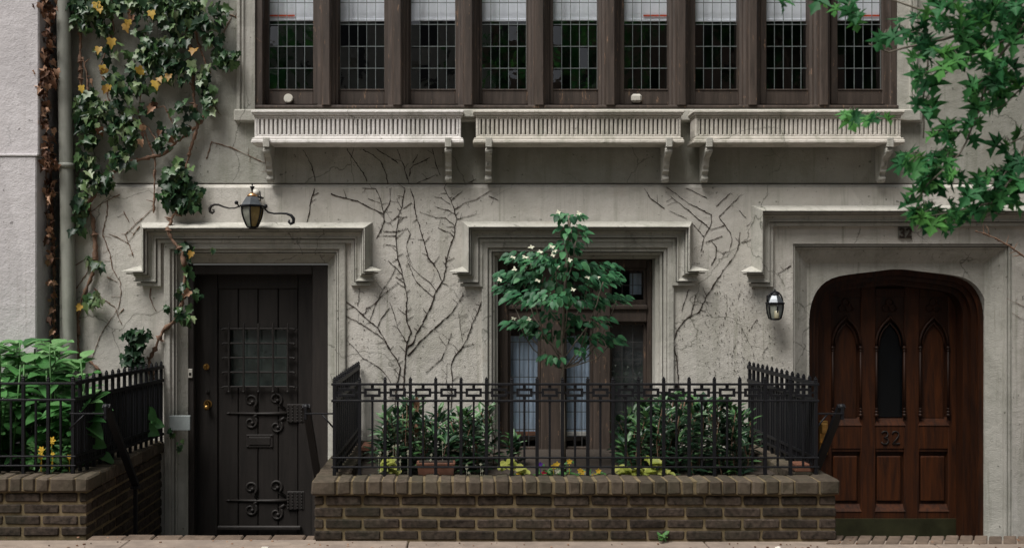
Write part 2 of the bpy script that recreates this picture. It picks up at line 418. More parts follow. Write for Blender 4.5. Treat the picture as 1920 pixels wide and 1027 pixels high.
# ------------------------------------------------------------------ townhouse
house = thing('townhouse', 'grey stuccoed townhouse front with leaded windows and two sunken doors', 'building', (.8, .3, -.6))
UY = .035; ZS = Z(352)                       # top of the lower wall
XL, XR = X(112), 6.4
OA = (X(323), X(634.5), Z(469.5)); OB = (X(917), X(1249), Z(467)); OC = (X(1487), X(1898), Z(457)); WSILL = .17
mb = MB()
def wall_cells(mb, y, cols, z0, z1):
    for x0, x1, a, b in cols: mb.poly([(x0, y, a), (x1, y, a), (x1, y, b), (x0, y, b)])
wall_cells(mb, 0, [(XL, OA[0], -.7, ZS), (OA[0], OA[1], OA[2], ZS), (OA[1], OB[0], -.7, ZS), (OB[0], OB[1], OB[2], ZS), (OB[0], OB[1], -.7, WSILL),
                   (OB[1], OC[0], -.7, ZS), (OC[0], OC[1], OC[2], ZS), (OC[1], XR, -.7, ZS)], 0, 0)
# weathered offset at the top of the lower wall, then the thinner upper wall
mb.poly([(XL, 0, ZS), (XR, 0, ZS), (XR, .03, ZS + .03), (XL, .03, ZS + .03)]); mb.poly([(XL, .03, ZS + .03), (XR, .03, ZS + .03), (XR, .07, ZS + .026), (XL, .07, ZS + .026)]); mb.poly([(XL, .07, ZS + .02), (XR, .07, ZS + .02), (XR, .07, ZS + .1), (XL, .07, ZS + .1)]); mb.poly([(XL, UY, ZS + .042), (XR, UY, ZS + .042), (XR, .08, ZS + .06), (XL, .08, ZS + .06)])
mb.build('lower_wall', 'stucco', house)
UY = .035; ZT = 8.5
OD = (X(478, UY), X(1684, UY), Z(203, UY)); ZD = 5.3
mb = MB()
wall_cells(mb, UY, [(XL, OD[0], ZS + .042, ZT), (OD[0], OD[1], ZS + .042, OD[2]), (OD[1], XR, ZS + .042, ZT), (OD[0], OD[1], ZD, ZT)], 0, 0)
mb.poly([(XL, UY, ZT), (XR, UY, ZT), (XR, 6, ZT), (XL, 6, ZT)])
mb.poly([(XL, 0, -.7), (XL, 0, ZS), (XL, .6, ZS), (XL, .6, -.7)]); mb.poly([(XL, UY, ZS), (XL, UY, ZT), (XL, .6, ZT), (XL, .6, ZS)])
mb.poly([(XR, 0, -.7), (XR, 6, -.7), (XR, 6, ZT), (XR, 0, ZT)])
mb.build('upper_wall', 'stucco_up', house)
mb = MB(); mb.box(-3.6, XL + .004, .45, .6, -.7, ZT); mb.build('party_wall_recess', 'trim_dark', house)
# thin drip line under the offset
# hood moulds
HP = [(.05, 0), (.044, .016), (.0, .130), (-.008, .130), (-.008, .060), (-.015, .060), (-.015, .100), (-.026, .098), (-.026, .055), (-.032, .055), (-.032, .074), (-.038, .056), (-.050, .044), (-.066, .046), (-.078, .056), (-.086, .056), (-.086, .012), (-.094, .012), (-.094, .036), (-.12, .036), (-.122, .0)]
def hood(pts, rr=(True, True)):
    mb = MB(); mb.sweep([(X(a, -.08), Z(b, -.08)) for a, b in pts], HP, 0, rr)
    return mb.build('hood_mould', 'trim', house)
hood([(231, 508), (270, 508), (270, 427), (685, 427), (685, 507), (717, 507)])
hood([(841, 509), (877, 509), (877, 425), (1291, 425), (1291, 507), (1328, 507)])
hood([(1385, 509), (1425, 509), (1425, 395), (2120, 395)], (True, False))
# splayed surrounds
def surround(o, prof, z0, name='surround', mat='trim'):
    mb = MB(); mb.sweep([(o[0], z0), (o[0], o[2]), (o[1], o[2]), (o[1], z0)], prof, 0)
    return mb.build(name, mat, house)
SP = [(.062, 0), (.060, .022), (.052, .026), (.014, .026), (.008, .018), (.008, -.03), (.0, -.03), (.0, .008), (-.014, .004), (-.014, -.045), (-.021, -.045), (-.021, -.016), (-.032, -.020), (-.034, -.05), (-.10, -.10), (-.10, -.26)]
surround(OA, SP, -.62)
SPB = [(.062, 0), (.060, .022), (.052, .026), (.014, .026), (.008, .018), (.008, -.03), (.0, -.03), (.0, .010), (-.020, .006), (-.020, -.05), (-.028, -.05), (-.028, -.020), (-.046, -.026), (-.046, -.07), (-.054, -.07), (-.074, -.075), (-.078, -.19)]
surround(OB, SPB, WSILL)
SPC = [(.0, .0), (.0, -.04), (-.007, -.04), (-.007, -.012), (-.020, -.014), (-.020, -.055), (-.027, -.055), (-.027, -.030), (-.038, -.034), (-.042, -.05), (-.052, -.052), (-.158, -.13)]
surround(OC, SPC, -.62)
mb = MB(); mb.box(OB[0] - .03, OB[1] + .03, -.05, .2, WSILL - .07, WSILL, .012); mb.build('stone_sill', 'trim', house)
# upper window stone frame and sill
mb = MB(); mb.sweep([(OD[0], OD[2] - .02), (OD[0], ZD), (OD[1], ZD), (OD[1], OD[2] - .02)],
    [(.145, 0), (.143, .03), (.118, .034), (.112, .014), (.102, .014), (.098, .03), (.088, .03), (.082, .012), (.0, .006), (-.0, -.13)], UY); mb.build('window_surround', 'trim', house)
mb = MB(); mb.box(X(438, -.03), X(1728, -.03), -.035, UY + .12, Z(229), Z(206), .012)
mb.box(X(862, -.1), X(896, -.1), -.10, -.036, Z(227, -.1), Z(210, -.1), .008)
mb.box(X(868, -.1), X(890, -.1), -.13, -.101, Z(221, -.1), Z(207, -.1), .006)
mb.build('stone_sill', 'trim', house)
# dark interior rooms
def room(x0, x1, y0, z0, z1, d=2.2):
    mb = MB(); y1 = y0 + d
    mb.poly([(x0, y1, z0), (x1, y1, z0), (x1, y1, z1), (x0, y1, z1)])
    for x in (x0, x1): mb.poly([(x, y0, z0), (x, y1, z0), (x, y1, z1), (x, y0, z1)])
    for z in (z0, z1): mb.poly([(x0, y0, z), (x1, y0, z), (x1, y1, z), (x0, y1, z)])
    return mb.build('room', 'interior', house)
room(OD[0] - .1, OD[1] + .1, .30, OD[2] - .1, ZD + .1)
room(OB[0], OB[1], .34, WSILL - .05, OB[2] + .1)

# ---- upper leaded windows: nine casements between moulded mullions
WY = .15                                             # face of the casements
SY = WY + .03                                        # glass
zt, zb = ZD, Z(196, WY)
gx = [505 + 132.9 * i for i in range(9)]
mb = MB(); mb.box(OD[0], OD[1], .02, .30, Z(203, .02), Z(197, .02), .006); mb.box(OD[0], OD[1], .12, .30, ZD - .08, ZD + .01)
mb.build('window_sill_timber', 'brownwood', house)
for i in range(8):                                   # mullions, chamfered, proud of the casements
    c = X(gx[i] + 107.5, .04); mb = MB()
    pr = [(c - .026, .0), (c + .026, .0), (c + .036, .012), (c + .038, .045), (c + .046, .06), (c + .062, .07), (c + .066, .1), (c + .085, .108), (c + .085, .2), (c - .085, .2), (c - .085, .108), (c - .066, .1), (c - .062, .07), (c - .046, .06), (c - .038, .045), (c - .036, .012)]
    mb.prism([(p[0], p[1]) for p in pr], 2, zb - .03, zt - .08); mb.build('mullion', 'brownwood', house)
for e in (OD[0], OD[1]):
    mb = MB(); s = 1 if e < 0 else -1
    mb.box(e + s * .002, e + s * .06, .05, .2, zb - .03, zt - .08, .006); mb.build('mullion', 'brownwood', house)
vents = {0: 541, 5: 1193}
for i in range(9):
    g0, g1 = X(gx[i], SY), X(gx[i] + 83, SY); gb = Z(169.5, SY)
    wth = thing('window', None, None, ((g0 + g1) / 2, WY, zb)); wth.parent = house; wth.location = WL[wth] - WL[house]
    mb = MB(); s0 = g0 - .055; s1 = g1 + .055
    mb.box(s0, g0, WY, WY + .06, zb, zt, .005); mb.box(g1, s1, WY, WY + .06, zb, zt, .005)
    mb.box(g0, g1, WY + .002, WY + .058, zb, gb - .0, .004); mb.box(g0, g1, WY, WY + .06, zt - .1, zt)
    mb.box(g0, g1, WY - .004, WY + .014, gb - .008, gb + .004, .003)
    mb.build('sash', 'brownwood', wth)
    mb = MB(); ld = MB(); nc = 5; cw = (g1 - g0) / nc; rh = Z(88, SY) - Z(129, SY); z = gb; r = 0
    while z < zt - .1:
        z1 = min(z + rh, zt - .1)
        for c in range(nc):
            cx, cz = g0 + (c + .5) * cw, (z + z1) / 2; ax, az = rnd(-.02, .02), rnd(.055, .10) if random.random() < .14 else rnd(-.035, .035)
            pts = [(g0 + c * cw, z), (g0 + (c + 1) * cw, z), (g0 + (c + 1) * cw, z1), (g0 + c * cw, z1)]
            mb.poly([(p, SY + .004 + (p - cx) * ax + (q - cz) * az, q) for p, q in pts])
        if r > 0 or True: ld.box(g0, g1, SY - .004, SY + .002, z - .003, z + .003)
        z = z1; r += 1
    for c in range(0, nc + 1): ld.box(g0 + c * cw - .0022, g0 + c * cw + .0022, SY - .0045, SY + .0025, gb, zt - .1)
    mb.build('pane', 'glass', wth, recalc=False); ld.build('leading', 'lead', wth)
    by = SY + .05; mb = MB(); bz = Z(37 + (0, 1, 0, 1, 0, 1, 2, 1, 0)[i], by)
    mb.box(g0 - .04, g1 + .04, by, by + .004, bz, zt - .05); mb.box(g0 - .04, g1 + .04, by - .005, by + .009, bz - .012, bz + .012, .004)
    mb.build('blind', 'blind', wth)
    if i in (0, 5, 8):
        mb = MB(); a, b = {0: (505, 553), 5: (1206, 1253), 8: (1607, 1650)}[i]; mb.box(X(a, by), X(b, by), by - .014, by - .008, Z(32, by), Z(29, by))
        mb.build('tape_strip', 'red', wth)
    if i in vents:
        c = P(vents[i], 185, WY); mb = MB(); k = 20
        if i == 0:
            mb.prism([(c.x + .038 * math.cos(2 * math.pi * j / k), c.z + .038 * math.sin(2 * math.pi * j / k)) for j in range(k)], 1, WY - .012, WY + .01)
            mb.prism([(c.x + .004 + .030 * math.cos(2 * math.pi * j / k), c.z - .004 + .030 * math.sin(2 * math.pi * j / k)) for j in range(k)], 1, WY - .03, WY - .011)
        else:
            mb.box(c.x - .045, c.x + .045, WY - .03, WY + .01, c.z - .036, c.z + .036, .02); mb.box(c.x - .02, c.x - .010, WY - .034, WY - .029, c.z - .022, c.z - .012)
        mb.build('vent_cover', 'white', wth)

# ---- lower centre window
BY = .20
bx0, bx1, bzt = OB[0] + .078, OB[1] - .078, OB[2] - .078
mb = MB()
zt0, zt1 = Z(604, BY), Z(570, BY)                    # transom
cols = [(bx0, X(953, BY)), (X(1014, BY), X(1058, BY)), (X(1112, BY), X(1143, BY)), (X(1213, BY), bx1)]
for j, (a, b) in enumerate(cols): mb.box(a, b, BY - (.05 if j in (1, 2) else .02), BY + .1, WSILL, bzt, .008)
for (a, b) in ((cols[0][1], cols[1][0]), (cols[1][1], cols[2][0]), (cols[2][1], cols[3][0])):
    mb.box(a, b, BY - .02, BY + .1, zt0, zt1, .01); mb.box(a, b, BY - .04, BY - .021, zt1 - .045, zt1 - .01, .006)
    mb.box(a, b, BY - .015, BY + .1, WSILL, WSILL + .10, .008); mb.box(a, b, BY - .015, BY + .1, bzt - .07, bzt, .008)
mb.build('window_frame', 'brownwood', house)
GY = BY + .05
for j, (a, b) in enumerate(((cols[0][1], cols[1][0]), (cols[1][1], cols[2][0]), (cols[2][1], cols[3][0]))):
    for lvl, (z0, z1) in enumerate(((WSILL + .10, zt0), (zt1, bzt - .07))):
        wth = thing('window', None, None, ((a + b) / 2, GY, z0)); wth.parent = house; wth.location = WL[wth] - WL[house]
        mb = MB(); t = .022
        mb.box(a, a + t, GY - .03, GY + .02, z0, z1, .003); mb.box(b - t, b, GY - .03, GY + .02, z0, z1, .003)
        mb.box(a + t, b - t, GY - .03, GY + .02, z0, z0 + t * 1.6, .003); mb.box(a + t, b - t, GY - .03, GY + .02, z1 - t, z1, .003)
        mb.build('sash', 'brownwood', wth)
        mb = MB(); ld = MB(); x0, x1, y0, y1 = a + t, b - t, z0 + t * 1.6, z1 - t
        nr = 7 if lvl == 0 else 2; nc = 3
        for r in range(nr):
            for c in range(nc):
                xa, xb = x0 + (x1 - x0) * c / nc, x0 + (x1 - x0) * (c + 1) / nc; za, zc = y0 + (y1 - y0) * r / nr, y0 + (y1 - y0) * (r + 1) / nr
                ax, az = rnd(-.012, .012), rnd(-.012, .012)
                mb.poly([(p, GY + (p - (xa + xb) / 2) * ax + (q - (za + zc) / 2) * az, q) for p, q in ((xa, za), (xb, za), (xb, zc), (xa, zc))])
        for c in range(1, nc): ld.box(x0 + (x1 - x0) * c / nc - .003, x0 + (x1 - x0) * c / nc + .003, GY - .008, GY - .002, y0, y1)
        for r in range(1, nr): ld.box(x0, x1, GY - .0075, GY - .0025, y0 + (y1 - y0) * r / nr - .003, y0 + (y1 - y0) * r / nr + .003)
        mb.build('pane', 'glass', wth, recalc=False); ld.build('leading', 'darklead', wth)
        if lvl == 0 and j < 2:
            mb = MB(); cy = GY + .07; k = 26; zc = Z(818, cy)
            n0 = len(mb.v)
            for q in range(k + 1):
                xx = a - .02 + (b - a + .04) * q / k
                for z in (zc, z1 - .12): mb.v.append((xx, cy + .010 * math.sin(q * 1.9 + j), z))
            for q in range(k): mb.face((n0 + 2 * q, n0 + 2 * q + 2, n0 + 2 * q + 3, n0 + 2 * q + 1), 0, .5, True)
            mb.build('curtain', 'curtain', wth, recalc=False)
            mb = MB(); mb.box(a, b, GY + .04, GY + .06, Z(818, GY), Z(810, GY), .003); mb.build('window_ledge', 'terra' if j == 0 else 'whitebox', wth)
        elif j == 2 and lvl == 0:
            mb = MB(); mb.box(a, b, GY + .03, GY + .034, z0, z1); mb.build('insect_screen', 'screen', wth)
        elif j == 2:
            mb = MB(); mb.box(X(1183, GY), X(1205, GY), GY + .06, GY + .07, Z(552, GY), Z(512, GY)); mb.build('curtain', 'curtain', wth)

# ---- left door: dark planked door with iron grille and scrolled hinges
ax0, ax1, azt = OA[0] + .10, OA[1] - .10, OA[2] - .115
DY = .15
mb = MB()
mb.box(ax0, X(366, DY), DY - .04, DY + .1, -.62, azt, .006); mb.box(X(587, DY), ax1, DY - .04, DY + .1, -.62, azt, .006)
mb.box(X(366, DY), X(587, DY), DY - .04, DY + .1, Z(515, DY), azt, .006)
mb.box(X(366, DY), X(587, DY), DY - .03, DY + .2, -.66, -.55, .006)
mb.build('door_frame', 'doorframe', house)
LY = DY + .05
door = thing('door', None, None, (X(477, LY), LY, -.55)); door.parent = house; door.location = WL[door] - WL[house]; tag(door, 'dark brown planked door with iron grille')
lx0, lx1, lzt, lzb = X(366, LY) - .012, X(588, LY) + .01, Z(516, LY) + .01, -.55
gx0, gx1, gz0, gz1 = X(431, LY), X(541, LY), Z(724, LY), Z(616, LY)
mb = MB()
px = [lx0, X(409, LY), X(447, LY), X(484, LY), X(522, LY), X(559, LY), lx1]
for a, b in zip(px, px[1:]):
    st = (a == lx0 or b == lx1); y = LY - (.012 if st else 0); e = .003
    if b <= gx0 or a >= gx1: mb.box(a + e, b - e, y, LY + .05, lzb, lzt, .005)
    else:
        mb.box(a + e, b - e, y, LY + .05, lzb, gz0, .005); mb.box(a + e, b - e, y, LY + .05, gz1, lzt, .005)
        if a < gx0: mb.box(a + e, gx0, y, LY + .05, gz0, gz1, .003)
        if b > gx1: mb.box(gx1, b - e, y, LY + .05, gz0, gz1, .003)
mb.box(lx0, lx1, LY + .02, LY + .045, lzb, gz0 - .01); mb.box(lx0, lx1, LY + .02, LY + .045, gz1 + .01, lzt)
mb.box(px[1], px[-2], LY - .011, LY + .01, Z(541, LY), lzt - .002, .004)
mb.box(X(409, LY), X(566, LY), LY - .05, LY - .013, Z(991, LY), Z(983, LY), .008)
mb.build('leaf_panel', 'darkwood', door)
mb = MB(); mb.poly([(gx0, LY + .03, gz0), (gx1, LY + .03, gz0), (gx1, LY + .03, gz1), (gx0, LY + .03, gz1)]); mb.build('pane', 'glass', door, recalc=False)
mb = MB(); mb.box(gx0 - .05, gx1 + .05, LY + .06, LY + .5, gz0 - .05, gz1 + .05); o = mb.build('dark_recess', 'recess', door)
mb = MB(); yy = LY - .035
for k in range(5):
    x = gx0 + (gx1 - gx0) * k / 4; mb.box(x - .008, x + .008, yy - .008, yy + .006, gz0 - .035, gz1 + .035, .003); mb.ball((x, yy, gz0 - .04), .012); mb.ball((x, yy, gz1 + .038), .009)
    z = gz0 + (gz1 - gz0) * k / 4; mb.box(gx0 - .05, gx1 + .05, yy - .002, yy + .012, z - .007, z + .007, .003); mb.ball((gx0 - .052, yy + .005, z - .006), .011); mb.ball((gx1 + .052, yy + .005, z - .006), .011)
mb.build('grille', 'rustiron', door)
def spiral(cx, cz, r, y, a0, turns, sgn, start=None, n=22):
    pts = [] if start is None else [start]
    for i in range(n + 1):
        t = i / n; rr = r * (1 - .72 * t); a = a0 + sgn * 2 * math.pi * turns * t
        pts.append((cx + rr * math.cos(a), y, cz + rr * math.sin(a)))
    return pts
def hinge(ym, dz):
    mb = MB(); y = LY - .004
    mb.box(X(539, LY), X(571, LY), y - .012, y, Z(ym + 17, LY), Z(ym - 17, LY), .003)
    for c in (541, 549, 558, 566):
        for r in range(6): mb.ball((X(c, LY), y - .014, Z(ym - 14 + r * 5.6, LY)), .007)
    mb.tube([(X(539, LY), y, Z(ym, LY)), (X(500, LY), y, Z(ym + 1, LY)), (X(432, LY), y, Z(ym, LY))], [.016, .013, .007], 6)
    mb.tube([(X(432, LY), y, Z(ym, LY)), (X(424, LY), y, Z(ym, LY))], [.012, .003], 6)
    for (cx, cy, s0, s, st) in ((470, -23, -60, 1, (482, -3)), (470, 17, 60, -1, (482, 3)), (517, -26, -60, 1, (534, -8)), (518, 25, 60, -1, (534, 8))):
        pts = spiral(X(cx, LY), Z(ym + cy, LY), .057, y + .003, R(s0), 1.15, s, (X(st[0], LY), y, Z(ym + st[1], LY)))
        mb.tube(pts, [.013 - .005 * i / len(pts) for i in range(len(pts))], 6); mb.ball(Vector(pts[-1]) + Vector((0, -.004, -.008)), .016)
    return mb.build('strap_hinge', 'rustiron', door)
hinge(774, 0); hinge(937, 0)
mb = MB(); mb.box(X(462, LY), X(512, LY), LY - .008, LY, Z(838, LY), Z(814, LY), .003); mb.box(X(467, LY), X(507, LY), LY - .014, LY - .009, Z(833, LY), Z(819, LY), .003)
for a in (465, 509):
    for b in (816, 836): mb.ball((X(a, LY), LY - .010, Z(b, LY)), .006)
mb.build('letter_plate', 'rustiron', door)
def knob(mb, p, r, rose):
    k = 16
    for (rr, y0, y1) in ((rose, 0, -.008), (rose * .45, -.008, -.03)):
        mb.prism([(p.x + rr * math.cos(2 * math.pi * j / k), p.z + rr * math.sin(2 * math.pi * j / k)) for j in range(k)], 1, p.y + y0, p.y + y1)
    mb.ball((p.x, p.y - .045, p.z - r), r) if r else None
mb = MB(); knob(mb, P(390, 757, LY - .012), .0, .026); knob(mb, P(390, 757, LY - .012), .024, .034); mb.build('knob', 'brass', door)
mb = MB(); p = P(387, 687, LY - .012); knob(mb, p, .0, .026); mb.box(p.x - .005, p.x + .005, p.y - .04, p.y - .012, p.z - .018, p.z + .018, .003); mb.build('lock', 'brass', door)
mb = MB(); knob(mb, P(389, 733, LY - .012), .0, .018); mb.build('lock', 'rustiron', door)

# ---- right door: carved oak in a Tudor arch
CY = .13                                             # spandrel plane
cx_ = X(1685, CY)
halfpts = [(-168, 602), (-166, 576), (-157, 550), (-142, 531), (-120, 519), (-85, 513), (-50, 509.5), (0, 503)]
def arch(off=0, Y=CY, zb=-.62):
    """outline of the Tudor arch inset by off metres: left foot up over and down to the right foot"""
    s = (8 + CY) / F; L = []
    base_ = [(-167 * s, zb)] + [(a * s, EYE + (VY - b) * s) for a, b in halfpts]
    # smooth the curve a little
    P_ = [Vector(p) for p in base_]; full = P_ + [Vector((-p.x, p.y)) for p in reversed(P_[:-1])]
    for _ in range(1):
        q = [full[0]]
        for i in range(1, len(full)):
            a, b = full[i - 1], full[i]
            if i == 1 or i == len(full) - 1: q += [b] if i == 1 else [b]
            else: q += [a * .75 + b * .25, a * .25 + b * .75]
        full = q
    out = []
    for i, p in enumerate(full):
        a = full[max(0, i - 1)]; b = full[min(len(full) - 1, i + 1)]; d = (b - a).normalized(); n = Vector((d.y, -d.x))
        q = p + n * off
        if i in (0, len(full) - 1): q.y = zb
        out.append((cx_ + q.x, q.y))
    return out
ar = arch()
ix0, ix1, izt = OC[0] + .158, OC[1] - .158, OC[2] - .158
mb = MB()   # stone panel with the arch cut through it
n = len(ar); h = n // 2
for i in range(n - 1):
    (xa, za), (xb, zc) = ar[i], ar[i + 1]
    if i < 2 and zc - za > .3: mb.poly([(ix0, CY, za), (xa, CY, za), (xb, CY, zc), (ix0, CY, zc)])
    elif i >= n - 2 and za - zc > .3: mb.poly([(xa, CY, za), (ix1, CY, za), (ix1, CY, zc), (xb, CY, zc)])
    elif abs(xb - xa) > 1e-5: mb.poly([(xa, CY, za), (xb, CY, zc), (xb, CY, izt), (xa, CY, izt)])
    mb.poly([(xa, CY, za), (xb, CY, zc), (xb, CY + .12, zc), (xa, CY + .12, za)])
zl = ar[1][1]; mb.poly([(ix0, CY, zl), (ar[1][0], CY, zl), (ar[1][0], CY, izt), (ix0, CY, izt)])
mb.poly([(ar[-2][0], CY, zl), (ix1, CY, zl), (ix1, CY, izt), (ar[-2][0], CY, izt)])
mb.build('arch_surround', 'trim', house)
def arch_band(mb, o0, o1, y, y1, zb=-.62, tint=.5):
    a, b = arch(o0, zb=zb), arch(o1, zb=zb)
    for i in range(len(a) - 1):
        mb.poly([(a[i][0], y, a[i][1]), (b[i][0], y, b[i][1]), (b[i + 1][0], y, b[i + 1][1]), (a[i + 1][0], y, a[i + 1][1])], tint=tint)
        mb.poly([(b[i][0], y, b[i][1]), (b[i + 1][0], y, b[i + 1][1]), (b[i + 1][0], y1, b[i + 1][1]), (b[i][0], y1, b[i][1])], tint=tint)
mb = MB(); arch_band(mb, -.01, .045, CY + .07, CY + .10); arch_band(mb, .043, .085, CY + .10, CY + .16, tint=.15); arch_band(mb, .083, .13, CY + .15, CY + .30, tint=.3)
mb.build('door_frame', 'redwood', house)
RY = CY + .27
rd = thing('door', None, None, (cx_, RY, -.56)); rd.parent = house; rd.location = WL[rd] - WL[house]; tag(rd, 'carved red oak door with three pointed panels')
def RX(p): return X(p, RY)
def RZ(p): return Z(p, RY)
mb = MB(); ap = arch(.11, zb=-.56)
mb.prism([(p[0], p[1]) for p in ap], 1, RY + .035, RY + .075, tint=.3)      # back board
pc = [1587, 1669, 1751]; pw = 27
edges = [1532] + sum([[c - pw, c + pw] for c in pc], []) + [1806]
for k in range(0, 8, 2): mb.box(RX(edges[k]), RX(edges[k + 1]), RY, RY + .034, -.56, RZ(520), .006, tint=.75)
for k in range(3):
    a, b = RX(pc[k] - pw), RX(pc[k] + pw)
    mb.box(a, b, RY + .002, RY + .034, RZ(841), RZ(797), .004, tint=.95); mb.box(a, b, RY + .002, RY + .034, -.56, RZ(958), .004, tint=.8)
    mb.box(a, b, RY + .004, RY + .034, RZ(556), RZ(540), .004, tint=.4)
    # sloping sills under the panels
    for zt_, zb_ in ((782, 797), (945, 958)):
        mb.prism([(RY - .004, RZ(zb_)), (RY + .036, RZ(zb_)), (RY + .036, RZ(zt_)), ], 0, a - .01, b + .01, tint=1)
    # raised lower panels
    mb.box(a + .02, b - .02, RY + .018, RY + .036, RZ(940), RZ(855), .012, tint=1)
    mb.box(a, b, RY + .008, RY + .034, RZ(847), RZ(841), .004, tint=.3)
mb.build('leaf_panel', 'redwood', rd)
mb = MB()   # lancet mouldings, colonnettes and spandrels above the lights, tinted dark to paint in the hood's shade
for k, c in enumerate(pc):
    x = RX(c); hw = RX(c + pw) - x; spz = RZ(650); top = RZ(598)
    arc = []
    for i in range(13):
        t = i / 12; a = math.pi * (1 - t)
        arc.append((x + hw * math.cos(a) * (1 - .08 * math.sin(a)), RY - .002, spz + (top - spz) * math.sin(a) ** .8 * (1 - .15 * (abs(math.cos(a)))) ))
    arc[6] = (x, RY - .002, top + .02)
    mb.tube(arc, .011, 6, tint=.15)
    # spandrel fill between arch and the head rail
    n_ = len(arc)
    for i in range(n_ - 1): mb.poly([(arc[i][0], RY + .012, arc[i][2]), (arc[i + 1][0], RY + .012, arc[i + 1][2]), (arc[i + 1][0], RY + .012, RZ(556)), (arc[i][0], RY + .012, RZ(556))], tint=.1)
    arc2 = [(x + (p[0] - x) * .78, RY + .010, spz + (p[2] - spz) * .8) for p in arc]; mb.tube(arc2, .008, 5, tint=.05)
    for s in (-1, 1):
        xx = x + s * (hw - .004)
        mb.tube([(xx, RY - .006, RZ(782)), (xx, RY - .006, spz)], .010, 8, tint=.1)
        for zz, r in ((650, .02), (655, .016), (770, .018), (776, .021), (764, .014)): mb.ball((xx, RY - .006, RZ(zz) - .008), r * .9, tint=0)
    # little trefoil above each light
    for a in (90, 210, 330):
        q = Vector((x + .035 * math.cos(R(a)), RY + .006, RZ(574) + .035 * math.sin(R(a))))
        mb.tube([(q.x + .03 * math.cos(R(t)), q.y, q.z + .03 * math.sin(R(t))) for t in range(0, 361, 40)], .006, 5, tint=.35)
mb.build('tracery', 'redwood', rd)
for k in (0, 2):
    mb = MB(); mb.box(RX(pc[k] - pw + 5), RX(pc[k] + pw - 5), RY + .026, RY + .036, RZ(784), RZ(610), .008, tint=1 if k == 2 else .55); mb.build('carved_panel', 'redwood', rd)
mb = MB(); mb.box(RX(pc[1] - pw + 2), RX(pc[1] + pw - 2), RY + .024, RY + .030, RZ(782), RZ(606)); mb.build('pane', 'darkpane', rd)
mb = MB(); mb.box(RX(1560), RX(1806), RY - .006, RY - .001, -.56, RZ(971), .002); mb.build('kick_plate', 'kick', rd)
# numerals 3 2
def stroke_digits(p, h, r, y, which='32'):
    mb = MB(); x = p.x
    for ch in which:
        w_ = h * .6
        if ch == '3': pts = [(.05, .85), (.3, 1), (.75, .98), (.9, .78), (.75, .58), (.4, .52), (.8, .46), (.95, .25), (.75, .03), (.3, 0), (.03, .15)]
        else: pts = [(.06, .78), (.2, .97), (.55, 1), (.88, .88), (.9, .66), (.6, .4), (.1, .03), (.95, .03), (.97, .12)]
        mb.tube([(x + a * w_, y, p.z + b * h) for a, b in pts], r, 6); x += h * .82
    return mb
stroke_digits(P(1652, 832, RY), .11, .0055, RY - .003).build('number', 'rustiron', rd)
mb = MB(); hy = RY - .012
mb.box(X(1535, hy), X(1552, hy), hy - .012, hy + .01, Z(852, hy), Z(788, hy), .006); mb.box(X(1537, hy), X(1550, hy), hy - .04, hy - .012, Z(812, hy), Z(792, hy), .008)
knob(mb, P(1544, 828, hy - .01), .024, .02); mb.build('handle', 'brass', rd)

# house number plaque, bell, junction box, pipe
t = thing('house_number_plaque', 'small grimy plaque reading 32 on the stucco above the oak door', 'plaque', P(1695, 437, -.01))
mb = MB(); mb.box(X(1683), X(1708), -.015, -.001, Z(447), Z(425), .004); mb.build('plate', 'plaque', t)
stroke_digits(P(1684.5, 444.5, 0), .068, .0085, -.018).build('number', 'vine', t)
t = thing('doorbell', 'white doorbell button on the left timber frame of the dark door', 'doorbell', P(356, 700, .10))
mb = MB(); mb.box(X(353, .1), X(361, .1), .092, .1095, Z(708, .1), Z(691, .1), .004); mb.build('housing', 'white', t)
mb = MB(); mb.box(X(355, .1), X(359, .1), .087, .0915, Z(703, .1), Z(698, .1), .001); mb.build('button', 'rustiron', t)
t = thing('junction_box', 'blank grey metal box fixed low on the stone jamb left of the dark door', 'electrical box', P(337, 806, -.05))
mb = MB(); mb.box(X(318, -.07), X(354, -.07), -.07, .0, Z(806, -.07), Z(780, -.07), .005); mb.build('box', 'grey', t)
mb = MB(); mb.box(X(316.5, -.09), X(355.5, -.09), -.079, -.0705, Z(807, -.09), Z(779, -.09), .003); mb.build('cover', 'grey', t)
t = thing('drainpipe', 'tall grey painted drainpipe between the ivy and the pale neighbouring house', 'drainpipe', (X(130), -.07, -.5))
mb = MB(); mb.tube([(X(116, -.07), -.07, 8), (X(119, -.07), -.07, 3.9), (X(124, -.07), -.07, 2.7), (X(131.5, -.07), -.07, 1.1), (X(132, -.07), -.07, -.5)], .055, 14); mb.build('pipe', 'pipe', t)
for z in (.9, 2.62, 4.5): mb = MB(); mb.tube([(X(131 - (z - 1) * 4, -.07), -.07, z - .02), (X(131 - (z - 1) * 4, -.07), -.07, z + .02)], .063, 14); mb.box(X(131 - (z - 1) * 4, -.07) - .07, X(131 - (z - 1) * 4, -.07) + .07, -.02, .0, z - .015, z + .015); mb.build('bracket', 'pipe', t)

# ------------------------------------------------------------------ neighbouring house
nb = thing('neighbouring_house', 'pale pinkish stucco house at the left edge of the photo', 'building', (-5, 0, -.6))
NY = -.21; nx = X(71, NY)
mb = MB(); zl = Z(292, NY)
mb.box(-8, nx + .008, NY, 2, zl, 8.5, .01); mb.box(-8, nx - .006, NY - .012, 2, -.6, zl - .006, .01); mb.box(-8, nx + .004, NY - .02, 0, zl - .006, zl + .012, .004)
mb.build('wall', 'neigh', nb)

